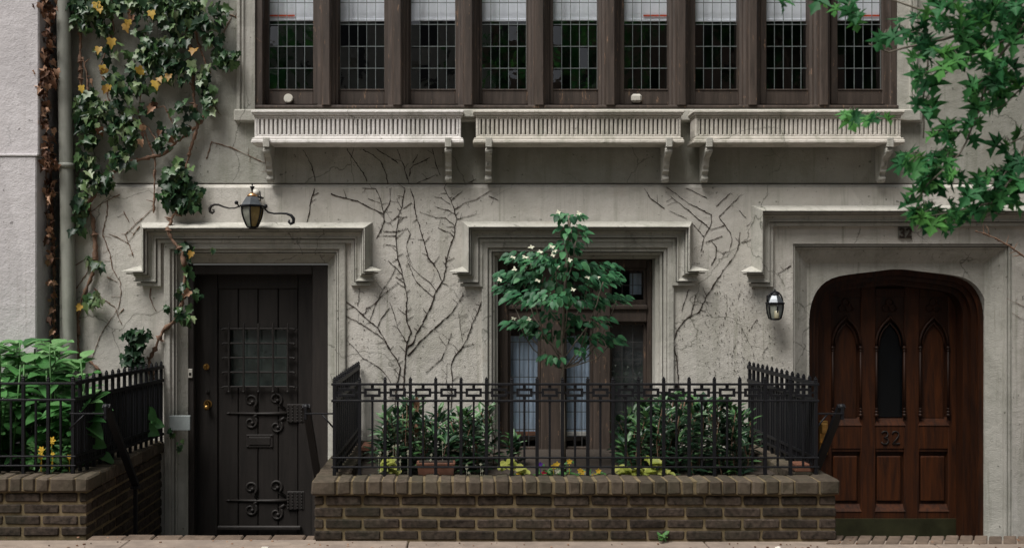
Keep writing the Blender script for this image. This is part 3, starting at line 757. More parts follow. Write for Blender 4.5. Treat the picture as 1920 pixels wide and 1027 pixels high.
# ------------------------------------------------------------------ window boxes on scrolled consoles
def window_box(x0, x1, label, mat='whitebox'):
    t = thing('window_box', label, 'planter', ((x0 + x1) / 2, -.1, Z(270, -.22)), 'fluted window boxes under the leaded window')
    fy = -.19; zb, ztp = Z(269, -.22), Z(206, -.22)
    mb = MB()
    mb.box(x0, x1, fy - .03, -.0, zb, zb + .032, .008)                                   # base slab
    mb.box(x0 + .006, x1 - .006, fy - .022, 0, zb + .032, zb + .046, .008); mb.box(x0 + .022, x1 - .022, fy - .008, -.0, zb + .046, zb + .060, .006)
    mb.box(x0, x1, fy - .028, -.002, ztp - .024, ztp, .006)                                # rim
    mb.box(x0 + .010, x1 - .010, fy - .020, 0, ztp - .038, ztp - .024, .004); mb.box(x0 + .022, x1 - .022, fy - .006, 0, ztp - .056, ztp - .038, .004)
    mb.box(x0 + .03, x1 - .03, fy + .038, -.004, zb + .06, ztp - .056)                      # back of the flutes
    mb.box(x0 + .024, x0 + .05, fy, 0, zb + .06, ztp - .056, .004); mb.box(x1 - .05, x1 - .024, fy, 0, zb + .06, ztp - .056, .004)
    mb.box(x0 + .05, x1 - .05, fy, fy + .025, zb + .060, zb + .076, .004); mb.box(x0 + .05, x1 - .05, fy, fy + .025, ztp - .068, ztp - .056, .004)
    n = 45; pitch = (x1 - x0 - .1) / n
    for i in range(n + 1):
        c = x0 + .05 + pitch * i; mb.box(c - pitch * .32, c + pitch * .32, fy + .0, fy + .040, zb + .074, ztp - .066, .0035)
    mb.build('trough', mat, t)
    mb = MB(); mb.box(x0 + .05, x1 - .05, fy + .04, -.02, ztp, ztp + .002); 
    for px in (x0 + .125, x1 - .125):
        mb = MB(); pr = []
        zt = zb - .001
        for (y, z) in [(-.335, .036), (-.335, .0), (-.325, -.02), (-.30, -.028), (-.325, -.045), (-.31, -.075), (-.27, -.09), (-.22, -.10), (-.19, -.13), (-.175, -.165), (-.15, -.185), (-.15, -.205), (-.115, -.215), (-.10, -.235), (-.12, -.26), (-.105, -.285), (-.06, -.29), (-.03, -.27), (.0, -.27), (0, -.001)]: pr.append((y * .68, zt + z))
        mb.prism(pr[1:], 0, px - .024, px + .024); mb.box(px - .026, px + .026, -.236, -.222, zt - .03, zt + .045, .004)
        for yy, zz in ((-.214, -.055), (-.075, -.262)): mb.tube([(px - .028, yy + .012, zt + zz), (px + .028, yy + .012, zt + zz)], .018, 12)
        mb.build('console', 'trim', t)
    return t
BS = -.22
window_box(X(470, BS), X(870, BS), 'leftmost white fluted window box, beside the ivy above the dark door')
window_box(X(887, BS), X(1284, BS), 'middle white fluted window box of three, straight above the centre window', 'oldbox')
window_box(X(1300, BS), X(1698, BS), 'rightmost white fluted window box, behind the hanging maple leaves', 'oldbox')

# ------------------------------------------------------------------ lanterns
LYY = -.24
def lantern(c, h, rtop, rbot, roof, label, arms=False):
    t = thing('wall_lantern', label, 'lantern', c)
    mb = MB(); n = 6; z0 = c.z; rt = .5
    mb.lathe([(rbot * .7, z0), (rbot, z0 + .006), (rbot, z0 + .014)], c.x, c.y, n, smooth=False, rot=rt)
    prof = []
    for i in range(7):
        t_ = i / 6; prof.append((rbot + (rtop - rbot) * math.sin(t_ * math.pi / 2) ** .9, z0 + .012 + (h - .012) * t_))
    for k in range(n):
        a = 2 * math.pi * (k + rt) / n; mb.tube([(c.x + r * math.cos(a), c.y + r * math.sin(a), z) for r, z in prof], .0065, 5)
    mb.lathe([(rtop * 1.05, z0 + h), (rtop * 1.16, z0 + h + .006), (rtop * 1.16, z0 + h + .016), (rtop * .9, z0 + h + .02)], c.x, c.y, n, smooth=False, rot=rt)
    mb.build('frame', 'iron', t)
    mb = MB(); mb.lathe([(r * .93, z) for r, z in prof], c.x, c.y, n, smooth=False, rot=rt); g = mb
    for i, f in enumerate(g.f):
        if len(f) == 4 and (i % n) in (0, 4, 5): g.m[i] = 1
    g.build('glass', ['frost', 'amber'] if arms else ['frost', 'grey'], t)
    mb = MB(); zr = z0 + h + .018
    mb.lathe([(rtop * 1.0, zr), (rtop * .80, zr + roof * .3), (rtop * .55, zr + roof * .62), (rtop * .42, zr + roof * .7)], c.x, c.y, n, smooth=False, rot=rt)
    mb.build('roof', 'lroof', t)
    mb = MB(); mb.lathe([(rtop * .46, zr + roof * .68), (rtop * .48, zr + roof * .76), (rtop * .3, zr + roof * .9), (rtop * .08, zr + roof), ], c.x, c.y, 12)
    mb.build('cap', 'copper' if arms else 'iron', t)
    mb = MB(); mb.lathe([(.005, zr + roof), (.007, zr + roof + .02), (.018, zr + roof + .042), (.019, zr + roof + .048), (.004, zr + roof + .05), (.004, zr + roof + .058), (.008, zr + roof + .064), (.002, zr + roof + .07)] if arms else
                        [(.006, zr + roof), (.008, zr + roof + .012), (.003, zr + roof + .024)], c.x, c.y, 8); mb.build('finial', 'iron', t)
    return t
lc = P(473, 428, LYY)
t = lantern(lc, .165, .088, .042, .10, 'copper capped black lantern with curling side arms above the dark door', True)
mb = MB(); y = LYY + .03
def q(px, py): return Vector((X(px, y), y, Z(py, y)))
la = [q(449, 387), q(440, 390), q(430, 390.5), q(420, 388), q(410, 384), q(402, 383.5), q(396, 386), q(393, 391), q(394, 397), q(398, 399.5), q(401, 397), q(401, 393.5), q(398, 393)]
mb.tube(la, [.006, .006, .006, .007, .009, .01, .012, .013, .012, .011, .009, .007, .006], 7); mb.build('scroll_arm', 'rustiron', t)
mb = MB(); ra = [q(496, 391), q(503, 398), q(514, 400.5), q(526, 400), q(537, 400.5), q(546, 404), q(550.5, 410), q(550, 417), q(545, 419.5), q(541.5, 416), q(543, 412)]
mb.tube(ra, [.007, .007, .007, .008, .009, .012, .014, .014, .013, .010, .008], 7); mb.build('scroll_arm', 'iron', t)
mb = MB(); mb.ball(q(446, 381) + Vector((0, -.05, 0)), .016); mb.ball(q(500, 388) + Vector((0, -.05, 0)), .018); mb.tube([q(446, 381) + Vector((0, -.05, 0)), q(449, 388)], .006); mb.tube([q(500, 388) + Vector((0, -.05, 0)), q(497, 391)], .006)
mb.tube([q(487, 358), q(489, 372), q(486, 384)], .005); mb.tube([(lc.x, LYY, lc.z + .19), (lc.x + .02, -.12, lc.z + .26), (lc.x + .04, -.02, lc.z + .26)], .009)
mb.build('bracket', 'iron', t)
mb = MB(); mb.ball((X(482), -.055, Z(357) - .03), .036, n=12); mb.build('sensor', 'white', t)
lc = P(1453, 600, -.13)
t = lantern(lc, .125, .066, .045, .085, 'small black coach lantern on the stucco left of the oak door')
mb = MB(); mb.box(lc.x - .03, lc.x + .03, -.012, 0, lc.z + .05, lc.z + .2, .006); mb.tube([(lc.x, -.01, lc.z + .17), (lc.x, -.05, lc.z + .19), (lc.x, -.1, lc.z + .165)], .009)
tp = [(lc.x + .062 * math.cos(R(a)), -.13, lc.z + .145 + .085 * math.sin(R(a))) for a in range(0, 181, 20)]; mb.tube(tp, .007, 6)
mb.build('bracket', 'iron', t)
mb = MB(); mb.lathe([(.018, lc.z + .014), (.02, lc.z + .02), (.019, lc.z + .075), (.008, lc.z + .08)], lc.x, lc.y - .045, 12); mb.build('bulb', 'bulb', t)

# ------------------------------------------------------------------ brick planters
BH, BP_ = .057, .0735
def brick_run(bk, a0, a1, z0, courses, fixed, depth, axis, inward, first=0, L=.228):
    """courses of stretchers along x (axis 0) or y (axis 1); fixed = outer face, inward = sign of depth"""
    for c in range(courses):
        z = z0 + c * BP_; x = a0 - (first + (.122 if c % 2 else 0))
        while x < a1:
            e = x + L; p, q_ = max(x, a0), min(e, a1)
            if q_ - p > .03:
                o = rnd(-.003, .003); f0 = fixed + o; f1 = fixed + inward * depth
                if axis == 0: bk.box(p, q_, f0, f1, z, z + BH, .007, tint=rnd(0, 1), jit=.0025)
                else: bk.box(f0, f1, p, q_, z, z + BH, .007, tint=rnd(0, 1), jit=.0025)
            x += L + .016
def planter(name, label, x0, x1, yf, loc, sides, zcap=.397, capx=.022, z00=.0, drop=True, capside=.22):
    t = thing(name, label, 'planter', loc)
    bk, mo = MB(), MB(); D = .1; zb = zcap - .095
    n = 4; z0 = zb - .013 - n * BP_ + .016
    brick_run(bk, x0, x1, z0, n, yf, D, 0, 1, .05)
    mo.box(x0 + .006, x1 - .006, yf + .009, yf + .14, -.1, zb + .002)
    for sx, s in sides:
        yb = -.004
        brick_run(bk, yf + .101, yb, z0 - 7 * BP_, n + 7, sx, D, 1, -s, .03)
        a, b = sorted((sx - s * .009, sx - s * .14)); mo.box(a, b, yf + .02, yb, -.62, zb + .001)
    bk.build('brickwork', 'brick', t); mo.build('mortar', 'mortar', t)
    cp, cm = MB(), MB(); cf = yf - .028; W = .23
    xa, xb = x0, x1
    if any(s < 0 for _, s in sides): xa = x0 - capx
    if any(s > 0 for _, s in sides): xb = x1 + capx
    x = xa; first = True
    while x < xb - .01:
        big = (first and any(s < 0 for _, s in sides)) or x > xb - .30
        l = rnd(.15, .17) if big else rnd(.085, .098)
        e = min(x + l, xb); e = xb if xb - e < .04 else e
        cp.box(x + .004, e - .004, cf + rnd(-.004, .004), cf + W, zb, zcap + rnd(-.004, .003), .012, tint=rnd(0, 1), jit=.004); x = e; first = False
    cm.box(xa + .01, xb - .01, cf + .012, cf + W - .01, zb + .004, zcap - .009)
    for sx, s in sides:
        o = sx + s * capx; i = o - s * capside; y = cf + W + .004
        while y < -.01:
            e = min(y + rnd(.088, .1), -.004); cp.box(min(o, i) + rnd(-.003, .003), max(o, i), y + .004, e - .002, zb, zcap + rnd(-.004, .003), .012, tint=rnd(0, 1), jit=.004); y = e
        cm.box(min(o, i) + .01, max(o, i) - .01, cf + W - .011, -.006, zb + .004, zcap - .009)
    cp.build('coping', 'capbrick', t); cm.build('coping_joint', 'mortar', t)
    mb = MB(); mb.box(x0 + .12, x1 - .12, yf + .15, -.002, 0, zcap - .075); 
    mb.build('soil', 'soil', t)
    return t
planter('brick_planter', 'long low brick planter with a brick coping below the centre window', -.953, 2.396, -1.70, (.72, -.85, 0), [(-.953, -1), (2.396, 1)])
planter('brick_planter', 'brick planter corner at the left edge holding the broad leaved shrub', -5.5, -2.455, -1.60, (-3.6, -.8, 0), [(-2.455, 1)])

# ------------------------------------------------------------------ iron railings
FY = -1.544
def picket_mesh(w, h, parent, loc, fin=True):
    mb = MB(); x, y, z = loc
    mb.box(x - w / 2, x + w / 2, y - w / 2, y + w / 2, z, z + h, .0015)
    if fin: 
        n0 = len(mb.v); hw = w * .52
        mb.box(x - hw, x + hw, y - hw, y + hw, z + h, z + h + .014, .004); mb.prism([(x - hw * .8, z + h + .013), (x + hw * .8, z + h + .013), (x, z + h + .026)], 1, y - hw * .8, y + hw * .8)
    return mb.build('picket' if fin else 'bar', 'iron', parent, origin=loc)
def railing(label, front, sides, loc, fret, z0=.385):
    t = thing('iron_railing', label, 'railing', loc)
    zr = [Z(v, FY) for v in (720, 751, 857.5, 875)]; ztop = Z(713, FY) ; zf = z0
    (xa, xb, xs_thick, xs_thin, y) = front
    thick = thin = None
    for x in xs_thick:
        if thick is None: thick = picket_mesh(.021, ztop - zf, t, (x, y, zf))
        else: dup(thick, (x, y, zf), t)
    for x in xs_thin:
        z1 = zr[3]
        if thin is None: thin = picket_mesh(.0135, zr[1] - z1, t, (x, y, z1), False)
        else: dup(thin, (x, y, z1), t)
    for k, z in enumerate(zr):
        mb = MB(); h = .007 if k < 2 else .005
        mb.box(xa - .02, xb + .02, y - .012, y + .012, z - h, z + h, .0015); mb.build('rail', 'iron', t)
    if fret:
        fp = None
        for a, b in zip(xs_thick, xs_thick[1:]):
            c = ((a + b) / 2, y, (zr[0] + zr[1]) / 2)
            if fp is None:
                mb = MB(); hw, hh = .054, .028; bt = .0085; H = (zr[0] - zr[1]) / 2
                mb.box(c[0] - hw, c[0] + hw, y - .006, y + .006, c[2] + hh - bt * 2, c[2] + hh, .001); mb.box(c[0] - hw, c[0] + hw, y - .006, y + .006, c[2] - hh, c[2] - hh + bt * 2, .001)
                for s in (-1, 1):
                    x_ = c[0] + s * (hw - bt); mb.box(x_ - bt, x_ + bt, y - .0055, y + .0055, c[2] - hh + bt * 2, c[2] + hh - bt * 2)
                    mb.box(c[0] + s * hw, c[0] + s * (b - a) / 2, y - .005, y + .005, c[2] - .006, c[2] + .006)
                    mb.box(c[0] - .010, c[0] + .010, y - .005, y + .005, c[2] + s * hh, c[2] + s * H)
                fp = mb.build('fret_panel', 'iron', t, origin=c)
            else: dup(fp, c, t)
    for (x0, y0, x1, y1, n) in sides:     # from the front corner back to the wall
        d = Vector((x1 - x0, y1 - y0)); L = d.length
        for k in range(1, n + 1):
            p = Vector((x0, y0)) + d * (k / (n + .3)); dup(thick, (p.x, p.y, zf), t)
            
            for e in (.33, .67): p = Vector((x0, y0)) + d * ((k - e) / (n + .3)); dup(thin, (p.x, p.y, zr[3]), t)
        nrm = Vector((-d.y, d.x)).normalized() * .012
        for k, z in enumerate(zr):
            h = .007 if k < 2 else .005; mb = MB()
            q4 = [(x0 - nrm.x, y0 - nrm.y), (x0 + nrm.x, y0 + nrm.y), (x1 + nrm.x, y1 + nrm.y), (x1 - nrm.x, y1 - nrm.y)]
            mb.prism(q4, 2, z - h * 1.8, z + h * 1.8 + .001); mb.build('rail', 'iron', t)
    return t
xs = [X(627 + 47.5 * k, FY) for k in range(20)]
railing('black iron railing with square fretwork round the long brick planter', (xs[0], xs[-1], xs, [(a + b) / 2 for a, b in zip(xs[1:-1], xs[2:])][:18], FY),
        [(xs[0], FY, xs[0], -.02, 13), (xs[-1], FY, xs[-1], -.02, 13)], ((xs[0] + xs[-1]) / 2, FY / 2, .39), True)
FL = -1.487
xl = [X(137 - 46.5 * k, FL) for k in range(6)]
railing('plain black iron railing round the planter at the left edge', (X(-120, FL), xl[0], xl, [x - .082 for x in xl], FL),
        [(xl[0], FL, X(305, -.02), -.02, 15)], (X(60, FL), FL / 2, .39), False)
# handrails going down to the sunken doors
def handrail(sx, x0, xr, label, foot=True):
    t = thing('handrail', label, 'handrail', (x0, FY, 0))
    top, bot = Vector((x0, FY + .02, .85)), Vector((x0, FY + .60, .22))
    mb = MB()
    d = (bot - top).normalized(); up = Vector((0, d.z, -d.y)) * -1
    if up.z < 0: up = -up
    q8 = []
    w_ = .024; h_ = .014
    for p in (top, bot):
        for a, b in ((-w_, -h_), (w_, -h_), (w_, h_), (-w_, h_)): q8.append(tuple(p + Vector((a, 0, 0)) + up * b))
    n0 = len(mb.v); mb.v += q8
    for f in ((0, 1, 2, 3), (7, 6, 5, 4), (0, 4, 5, 1), (1, 5, 6, 2), (2, 6, 7, 3), (3, 7, 4, 0)): mb.face([n0 + i for i in f])
    mb.ball(top + Vector((0, -.0, -.008)), .022, n=10); mb.box(x0 - .009, x0 + .009, FY - .002, FY + .02, .76, .85, .003)
    mb.build('rail', 'iron', t)
    mb = MB(); zb = Z(775, FY); mb.box(min(x0, xr), max(x0, xr), FY - .006, FY + .006, zb - .005, zb + .005, .001)
    mb.tube([(x0 + (xr - x0) * .55, FY, zb), (xr, FY, zb - .1)], .006, 5)
    mb.build('brace', 'iron', t)
    mb = MB(); mb.box(bot.x - .03, bot.x + .03, bot.y - .03, bot.y + .03, bot.z - .03, bot.z - .012, .004); mb.box(bot.x - .012, bot.x + .012, bot.y - .012, bot.y + .012, -.5, bot.z - .031)
    mb.build('bracket', 'iron', t)
handrail(1, X(573, FY), xs[0], 'black iron handrail right of the dark door, braced to the centre railing')
handrail(-1, X(197, FY), xl[0], 'black iron handrail left of the dark door, in front of the left railing')
handrail(-1, X(1580, FY), xs[-1], 'black iron handrail in front of the oak door, right of the centre railing')

# terracotta pieces and litter
t = MB(); t.box(X(677, -.6), X(694, -.6), -.62, -.40, .40, .445, .01); tag(t.build('terracotta_block', 'terra'), 'orange terracotta block lying on the left arm of the planter coping', 'block')
t = thing('flower_trough', 'small brown terracotta trough in front of the left shrub in the planter', 'trough', P(815, 890, -1.4))
mb = MB(); x0, x1 = X(783, -1.42), X(852, -1.42); mb.prism([(x0 + .012, .33), (x1 - .012, .33), (x1, .445), (x0, .445)], 1, -1.46, -1.36); mb.box(x0 - .006, x1 + .006, -1.468, -1.352, .443, .462, .004); mb.build('trough', 'terra', t)
mb = MB(); mb.box(x0 + .01, x1 - .01, -1.45, -1.37, .462, .466); mb.build('soil', 'soil', t)
t = MB(); t.box(X(1488, -1.42), X(1528, -1.42), -1.46, -1.34, .40, .455, .006); tag(t.build('brick_block', 'terra'), 'loose brown brick standing inside the right corner of the railing', 'brick')
t = MB(); p = P(1460, 1021, -1.86); t.ball((p.x, p.y, .0), .016, n=8, sq=.7); t.ball((p.x - .012, p.y + .005, .0), .011, n=7, sq=.6); tag(t.build('litter_scrap', 'white'), 'crumpled white scrap on the sidewalk below the long planter', 'litter')
t = MB(); p = P(497, 1018, -1.86); t.box(p.x - .022, p.x + .02, p.y - .012, p.y + .012, .002, .006, .001); tag(t.build('litter_scrap', 'white'), 'flat pale scrap on the sidewalk in front of the dark door', 'litter')
for px, lab in ((370, 'small dry leaf on the sidewalk before the left jamb of the dark door'), (125, 'small dry tan leaf on the sidewalk below the left planter'), (700, 'dry leaf on the sidewalk, right one of two below the long planter'), (655, 'dry leaf on the sidewalk, left one of two below the long planter')):
    t = MB(); p = P(px, 1020, -1.86 + rnd(-.02, .04)); t.leaf((p.x, p.y, .004), (rnd(-1, 1), rnd(-1, 1), 0), (0, 0, 1), .03, [(-.3, .3), (-.2, .8), (0, 1), (.3, .7), (.3, .3)], .1, tint=.9)
    tag(t.build('fallen_leaf', 'deadleaf', recalc=False), lab, 'leaf', 'fallen leaves on the sidewalk')

# ------------------------------------------------------------------ plants
def sym(half): return [(-u, v) for u, v in half] + [(0, 1.0)] + [(u, v) for u, v in reversed(half)]
IVY = sym([(.24, -.12), (.47, .08), (.35, .27), (.44, .54), (.22, .57), (.10, .82)])
MAPLE = sym([(.08, -.02), (.40, -.18), (.20, .06), (.36, .08), (.68, .12), (.34, .22), (.20, .26), (.46, .42), (.80, .72), (.46, .62), (.30, .50), (.13, .42), (.18, .62), (.34, .80), (.17, .84), (.10, .92)])
OVAL = sym([(.22, .10), (.33, .34), (.25, .68), (.10, .90)])
LANCE = sym([(.09, .15), (.16, .45), (.11, .78)])
BROAD = sym([(.22, .06), (.36, .30), (.34, .55), (.17, .84)])
def rdir(ax, ay, az, s): return (ax + rnd(-s, s), ay + rnd(-s, s), az + rnd(-s, s))

def surfY(z): return UY - .004 if z > ZS + .03 else -.004
def wiggle(pts, amp, step=.035):
    out = [Vector(pts[0])]
    for a, b in zip(pts, pts[1:]):
        a, b = Vector(a), Vector(b); n = max(1, int((b - a).length / step))
        for i in range(1, n + 1):
            q = a.lerp(b, i / n)
            if i < n or b is not Vector(pts[-1]): q += Vector((rnd(-amp, amp), 0, rnd(-amp, amp) * .6))
            out.append(q)
    return out
def vine(mb, pts, r0, r1, twigs=.35, y=None, knob=.5, mat=0, raw=True):
    p3 = []
    for a, b in pts:
        z = Z(b); yy = surfY(z) if y is None else y
        p3.append((X(a), yy, z))
    w_ = wiggle(p3, .004, .022); m = len(w_); r0, r1 = (r0 * .62, r1 * .60) if r0 <= .0121 and y is None else (r0, r1); rad = [r0 + (r1 - r0) * i / max(1, m - 1) for i in range(m)]
    rad = [r * random.choice((.55, .8, 1, 1.1, 1.5)) for r in rad]
    mb.tube(w_, rad, 5, mat)
    for i in range(1, m):
        q = w_[i]; d = (w_[i] - w_[i - 1])
        if d.length < 1e-5: continue
        d.normalize(); s = Vector((-d.z, 0, d.x)) * random.choice((-1, 1))
        if random.random() < knob:      # rootlet tufts
            L = rnd(.006, .016); mb.tube([q - d * L * .5, q + s * .003 + d * L * .5], [rad[i] * 1.5, rad[i] * .7], 4, mat)
        if random.random() < twigs * .5:
            L = rnd(.02, .09); e = q + s * L * .8 + d * L * rnd(-.2, .6) + Vector((0, 0, rnd(0, .02)))
            mb.tube([q, q.lerp(e, .5) + Vector((rnd(-.004, .004), 0, rnd(-.004, .006))), e], [r1 * .8, r1 * .6, .0012], 4, mat)
def cv(ox, oy, sc_, L): return [(ox + a / sc_, oy + b / sc_) for a, b in L]
A = lambda L: cv(540, 260, 4.28, L)
B = lambda L: cv(640, 480, 4.28, L)
D4 = lambda L: cv(1200, 330, 2.633, L)
E1 = lambda L: cv(120, 340, 2.853, L)

t = thing('bare_creeper', 'large leafless creeper fanning over the stucco between the dark door and the centre window', 'creeper', (X(752), -.02, .33))
mb = MB()
vine(mb, B([(450, 0), (490, 150), (515, 250), (525, 330), (520, 470), (530, 540), (560, 610), (525, 690), (520, 770), (510, 850), (505, 950), (500, 1100), (490, 1500)])[::-1], .010, .005)
vine(mb, A([(890, 1020), (870, 900), (865, 750), (880, 680), (890, 600), (915, 540), (940, 400)]), .005, .0045, .6)
vine(mb, A([(1180, 1027), (1130, 960), (1100, 860), (1060, 720), (1020, 600), (1010, 480), (985, 400)]), .006, .005, .4, knob=.7)
vine(mb, B([(800, 190), (760, 90), (690, 0)]), .006, .005)
vine(mb, B([(520, 760), (540, 720), (580, 690), (600, 620), (650, 540), (710, 420), (760, 280), (815, 190), (835, 110), (840, 0)]), .007, .006)
vine(mb, A([(1265, 1027), (1265, 980), (1290, 900), (1330, 780), (1350, 640), (1335, 570), (1310, 500), (1250, 400)]), .006, .005, .5)
for L in ([(1310, 495), (1400, 420)], [(1340, 565), (1420, 510), (1510, 490), (1610, 425)], [(1300, 525), (1230, 475), (1180, 470)], [(1335, 605), (1290, 575), (1180, 545)], [(1330, 690), (1260, 635), (1180, 630), (1060, 590)],
          [(1360, 645), (1510, 605)], [(1330, 790), (1300, 755), (1210, 720)], [(890, 610), (800, 685)], [(1610, 460), (1690, 495)], [(925, 560), (990, 515)], [(870, 745), (960, 720)], [(860, 780), (765, 775)], [(862, 860), (770, 845)],
          [(870, 745), (770, 745)], [(960, 720), (980, 760), (950, 850), (970, 950), (1000, 1020)]):
    vine(mb, A(L), .004, .0022, .3)
for L in ([(760, 280), (720, 220), (640, 160), (570, 90), (520, 0)], [(740, 330), (680, 280), (590, 190), (540, 60)], [(525, 690), (500, 650), (450, 570), (420, 450), (390, 370)], [(500, 210), (440, 170)], [(490, 150), (380, 40)]):
    vine(mb, B(L), .0042, .0028, .4)
vine(mb, B([(530, 800), (570, 760), (620, 690), (720, 600), (810, 520), (870, 470), (920, 400), (980, 300)]), .006, .0035, .4)
vine(mb, B([(440, 1500), (430, 1200), (445, 1020), (465, 950), (475, 890), (440, 820), (390, 750), (330, 640), (290, 570), (200, 500), (120, 420), (30, 355)]), .009, .005, .5)
for L in ([(390, 740), (330, 660), (250, 600), (120, 520), (15, 470)], [(230, 510), (260, 420), (300, 340), (330, 270), (400, 170), (430, 100)], [(190, 460), (200, 420), (270, 380), (310, 330), (410, 250), (460, 215)], [(400, 1020), (360, 950), (300, 890), (180, 820), (40, 670)], [(300, 550), (320, 500), (390, 410)], [(130, 400), (150, 260)]):
    vine(mb, B(L), .004, .0025, .4)
vine(mb, A([(710, 800), (740, 740), (770, 660), (765, 590), (740, 480), (700, 400), (600, 398)]), .006, .003, .5)
vine(mb, A([(765, 605), (820, 500), (820, 400)]), .004, .003)
vine(mb, A([(760, 600), (650, 550), (560, 500), (420, 470), (350, 445)]), .0045, .0055, .2, knob=1)
vine(mb, A([(740, 515), (650, 485)]), .003, .002, .2)
for L in ([(120, 90), (190, 220), (212, 340)], [(470, 80), (520, 160), (610, 290), (630, 340)], [(600, 85), (680, 130), (740, 180), (780, 270), (800, 360)], [(700, 75), (820, 150), (880, 195)], [(875, 80), (920, 200), (950, 290), (970, 360)],
          [(1155, 80), (1190, 210), (1220, 290)], [(1140, 150), (1010, 210), (980, 240), (970, 300)], [(1040, 120), (1000, 190)], [(1030, 355), (1110, 320), (1180, 290)], [(1450, 350), (1510, 320)]):
    vine(mb, A(L)[::-1], .0045, .0028, .15, knob=.6)
vine(mb, A([(150, 680), (170, 600), (175, 560), (190, 470), (215, 400)]), .004, .005, .3, knob=.9); vine(mb, A([(190, 465), (240, 435)]), .004, .004)
mb.build('stem', 'vine', t)
t = thing('bare_creeper', 'thin leafless creeper close to the left side of the centre window surround', 'creeper', (X(846), -.02, .33))
mb = MB()
vine(mb, B([(870, 1500), (890, 1020), (885, 950), (880, 870), (910, 800), (970, 730), (1010, 660), (1050, 540), (1090, 460), (1130, 350), (1140, 260)]), .007, .0045, .7)
for L in ([(970, 680), (950, 560), (940, 440)], [(680, 930), (800, 830), (840, 740), (880, 620)], [(840, 720), (780, 645)], [(970, 730), (1060, 705)], [(840, 1020), (845, 860)]): vine(mb, B(L), .0035, .002, .5)
mb.build('stem', 'vine', t)
t = thing('bare_creeper', 'leafless creeper climbing between the centre window and the oak door', 'creeper', (X(1271), -.02, .33))
mb = MB()
vine(mb, D4([(185, 1400), (190, 1020), (180, 900), (165, 820), (180, 760), (230, 700), (290, 670), (330, 590), (400, 480), (470, 385), (490, 330), (490, 280)]), .008, .004, .4, knob=.8)
for L in ([(205, 665), (240, 560)], [(250, 690), (275, 590)], [(165, 720), (150, 590)], [(300, 370), (315, 300), (350, 240), (352, 190), (240, 135), (130, 55)], [(345, 260), (250, 180), (150, 100)], [(315, 300), (260, 235)],
          [(230, 210), (150, 175)], [(120, 160), (50, 110), (20, 60)], [(330, 110), (230, 60)], [(375, 150), (445, 85)], [(390, 200), (500, 90)], [(420, 240), (350, 265)], [(405, 295), (330, 325)],
          [(350, 320), (375, 350), (375, 400), (350, 440)], [(390, 205), (440, 270), (455, 310), (440, 370), (405, 382)], [(580, 200), (530, 245)], [(550, 310), (505, 330)], [(745, 440), (680, 480)], [(490, 170), (520, 205)]):
    vine(mb, D4(L), .0045, .003, .15, knob=.6)
for L in ([(425, 570), (430, 650), (405, 760), (395, 800)], [(590, 690), (530, 770), (470, 830), (450, 900)], [(670, 790), (600, 880)], [(480, 620), (500, 560)], [(330, 320), (300, 400)]):
    for (a, b) in zip(L, L[1:]):
        for k in range(5):
            if random.random() < .7: vine(mb, D4([(a[0] + (b[0] - a[0]) * k / 5, a[1] + (b[1] - a[1]) * k / 5), (a[0] + (b[0] - a[0]) * (k + .6) / 5, a[1] + (b[1] - a[1]) * (k + .6) / 5)]), .0028, .002, 0, knob=.2)
mb.build('stem', 'vine', t); mb = MB()
for _ in range(420):                                  # torn off holdfasts left on the paint
    px = random.gauss(1385, 60); py = rnd(530, 710)
    if 1262 < px < 1480 and not (1425 < px < 1485 and 540 < py < 610):
        q = P(px, py, -.004); r = rnd(.0008, .0024); mb.box(q.x - r, q.x + r * rnd(.5, 2), -.008, -.001, q.z - r * rnd(.5, 2), q.z + r, .001)
for _ in range(120):
    px, py = rnd(650, 905), rnd(360, 710); q = P(px, py, -.004); r = rnd(.001, .003); mb.box(q.x - r, q.x + r * rnd(.5, 2), -.006, -.001, q.z - r, q.z + r, .0008)
tag(mb.build('torn_rootlets', 'vine', t), kind='stuff')
t = thing('bare_creeper', 'reddish bare vine crossing the corner of the moulding above the oak door', 'creeper', P(1920, 490, -.1))
mb = MB(); vine(mb, [(1990, 540), (1920, 490), (1880, 462), (1850, 445), (1818, 434)], .010, .006, .3, y=-.09, knob=.8); vine(mb, [(1843, 442), (1838, 425)], .004, .003, y=-.1); vine(mb, [(1920, 575), (1888, 560)], .004, .002); vine(mb, [(1920, 600), (1896, 586)], .003, .002)
mb.build('stem', 'stem', t)

# green ivy on the left
t = thing('ivy', 'green and yellow ivy climbing the stucco beside and above the dark door', 'ivy', (X(280), -.03, .4))
mb = MB()
def stem(L, r0, r1, y=-.03): vine(mb, L, r0, r1, .15, y=y, knob=.15)
stem(E1([(480, 1060), (465, 950), (500, 880), (540, 790), (610, 740), (640, 650), (650, 560), (665, 460)]), .020, .015, -.04)
stem(E1([(665, 460), (655, 380), (600, 310), (575, 250)]), .015, .013, -.13); stem(E1([(575, 250), (600, 190), (630, 150)]), .013, .013, -.08); stem(E1([(630, 150), (660, 60), (650, -60)]), .013, .015, -.02)
stem([(350, 320), (356, 290), (372, 240), (366, 190), (362, 120), (352, 60), (352, 0), (350, -60)], .016, .014)
stem(E1([(80, 1000), (80, 900), (80, 720), (95, 650), (130, 570), (165, 480), (175, 400), (170, 300), (160, 200), (120, 100)]), .013, .018)
stem(E1([(200, 1010), (80, 900)]), .010, .008); stem([(140, 430), (170, 380), (205, 330), (255, 302), (310, 290), (330, 270), (375, 235), (400, 190)], .02, .012)
stem([(155, 170), (153, 90), (155, 0), (155, -60)], .014, .012); stem([(170, 200), (165, 140), (158, 110)], .009, .007)
stem([(290, 400), (293, 300), (262, 215), (268, 160)], .008, .006); stem([(310, 290), (280, 240), (240, 215), (200, 190)], .007, .005); stem([(300, 280), (330, 240), (310, 200), (240, 220)], .006, .004)
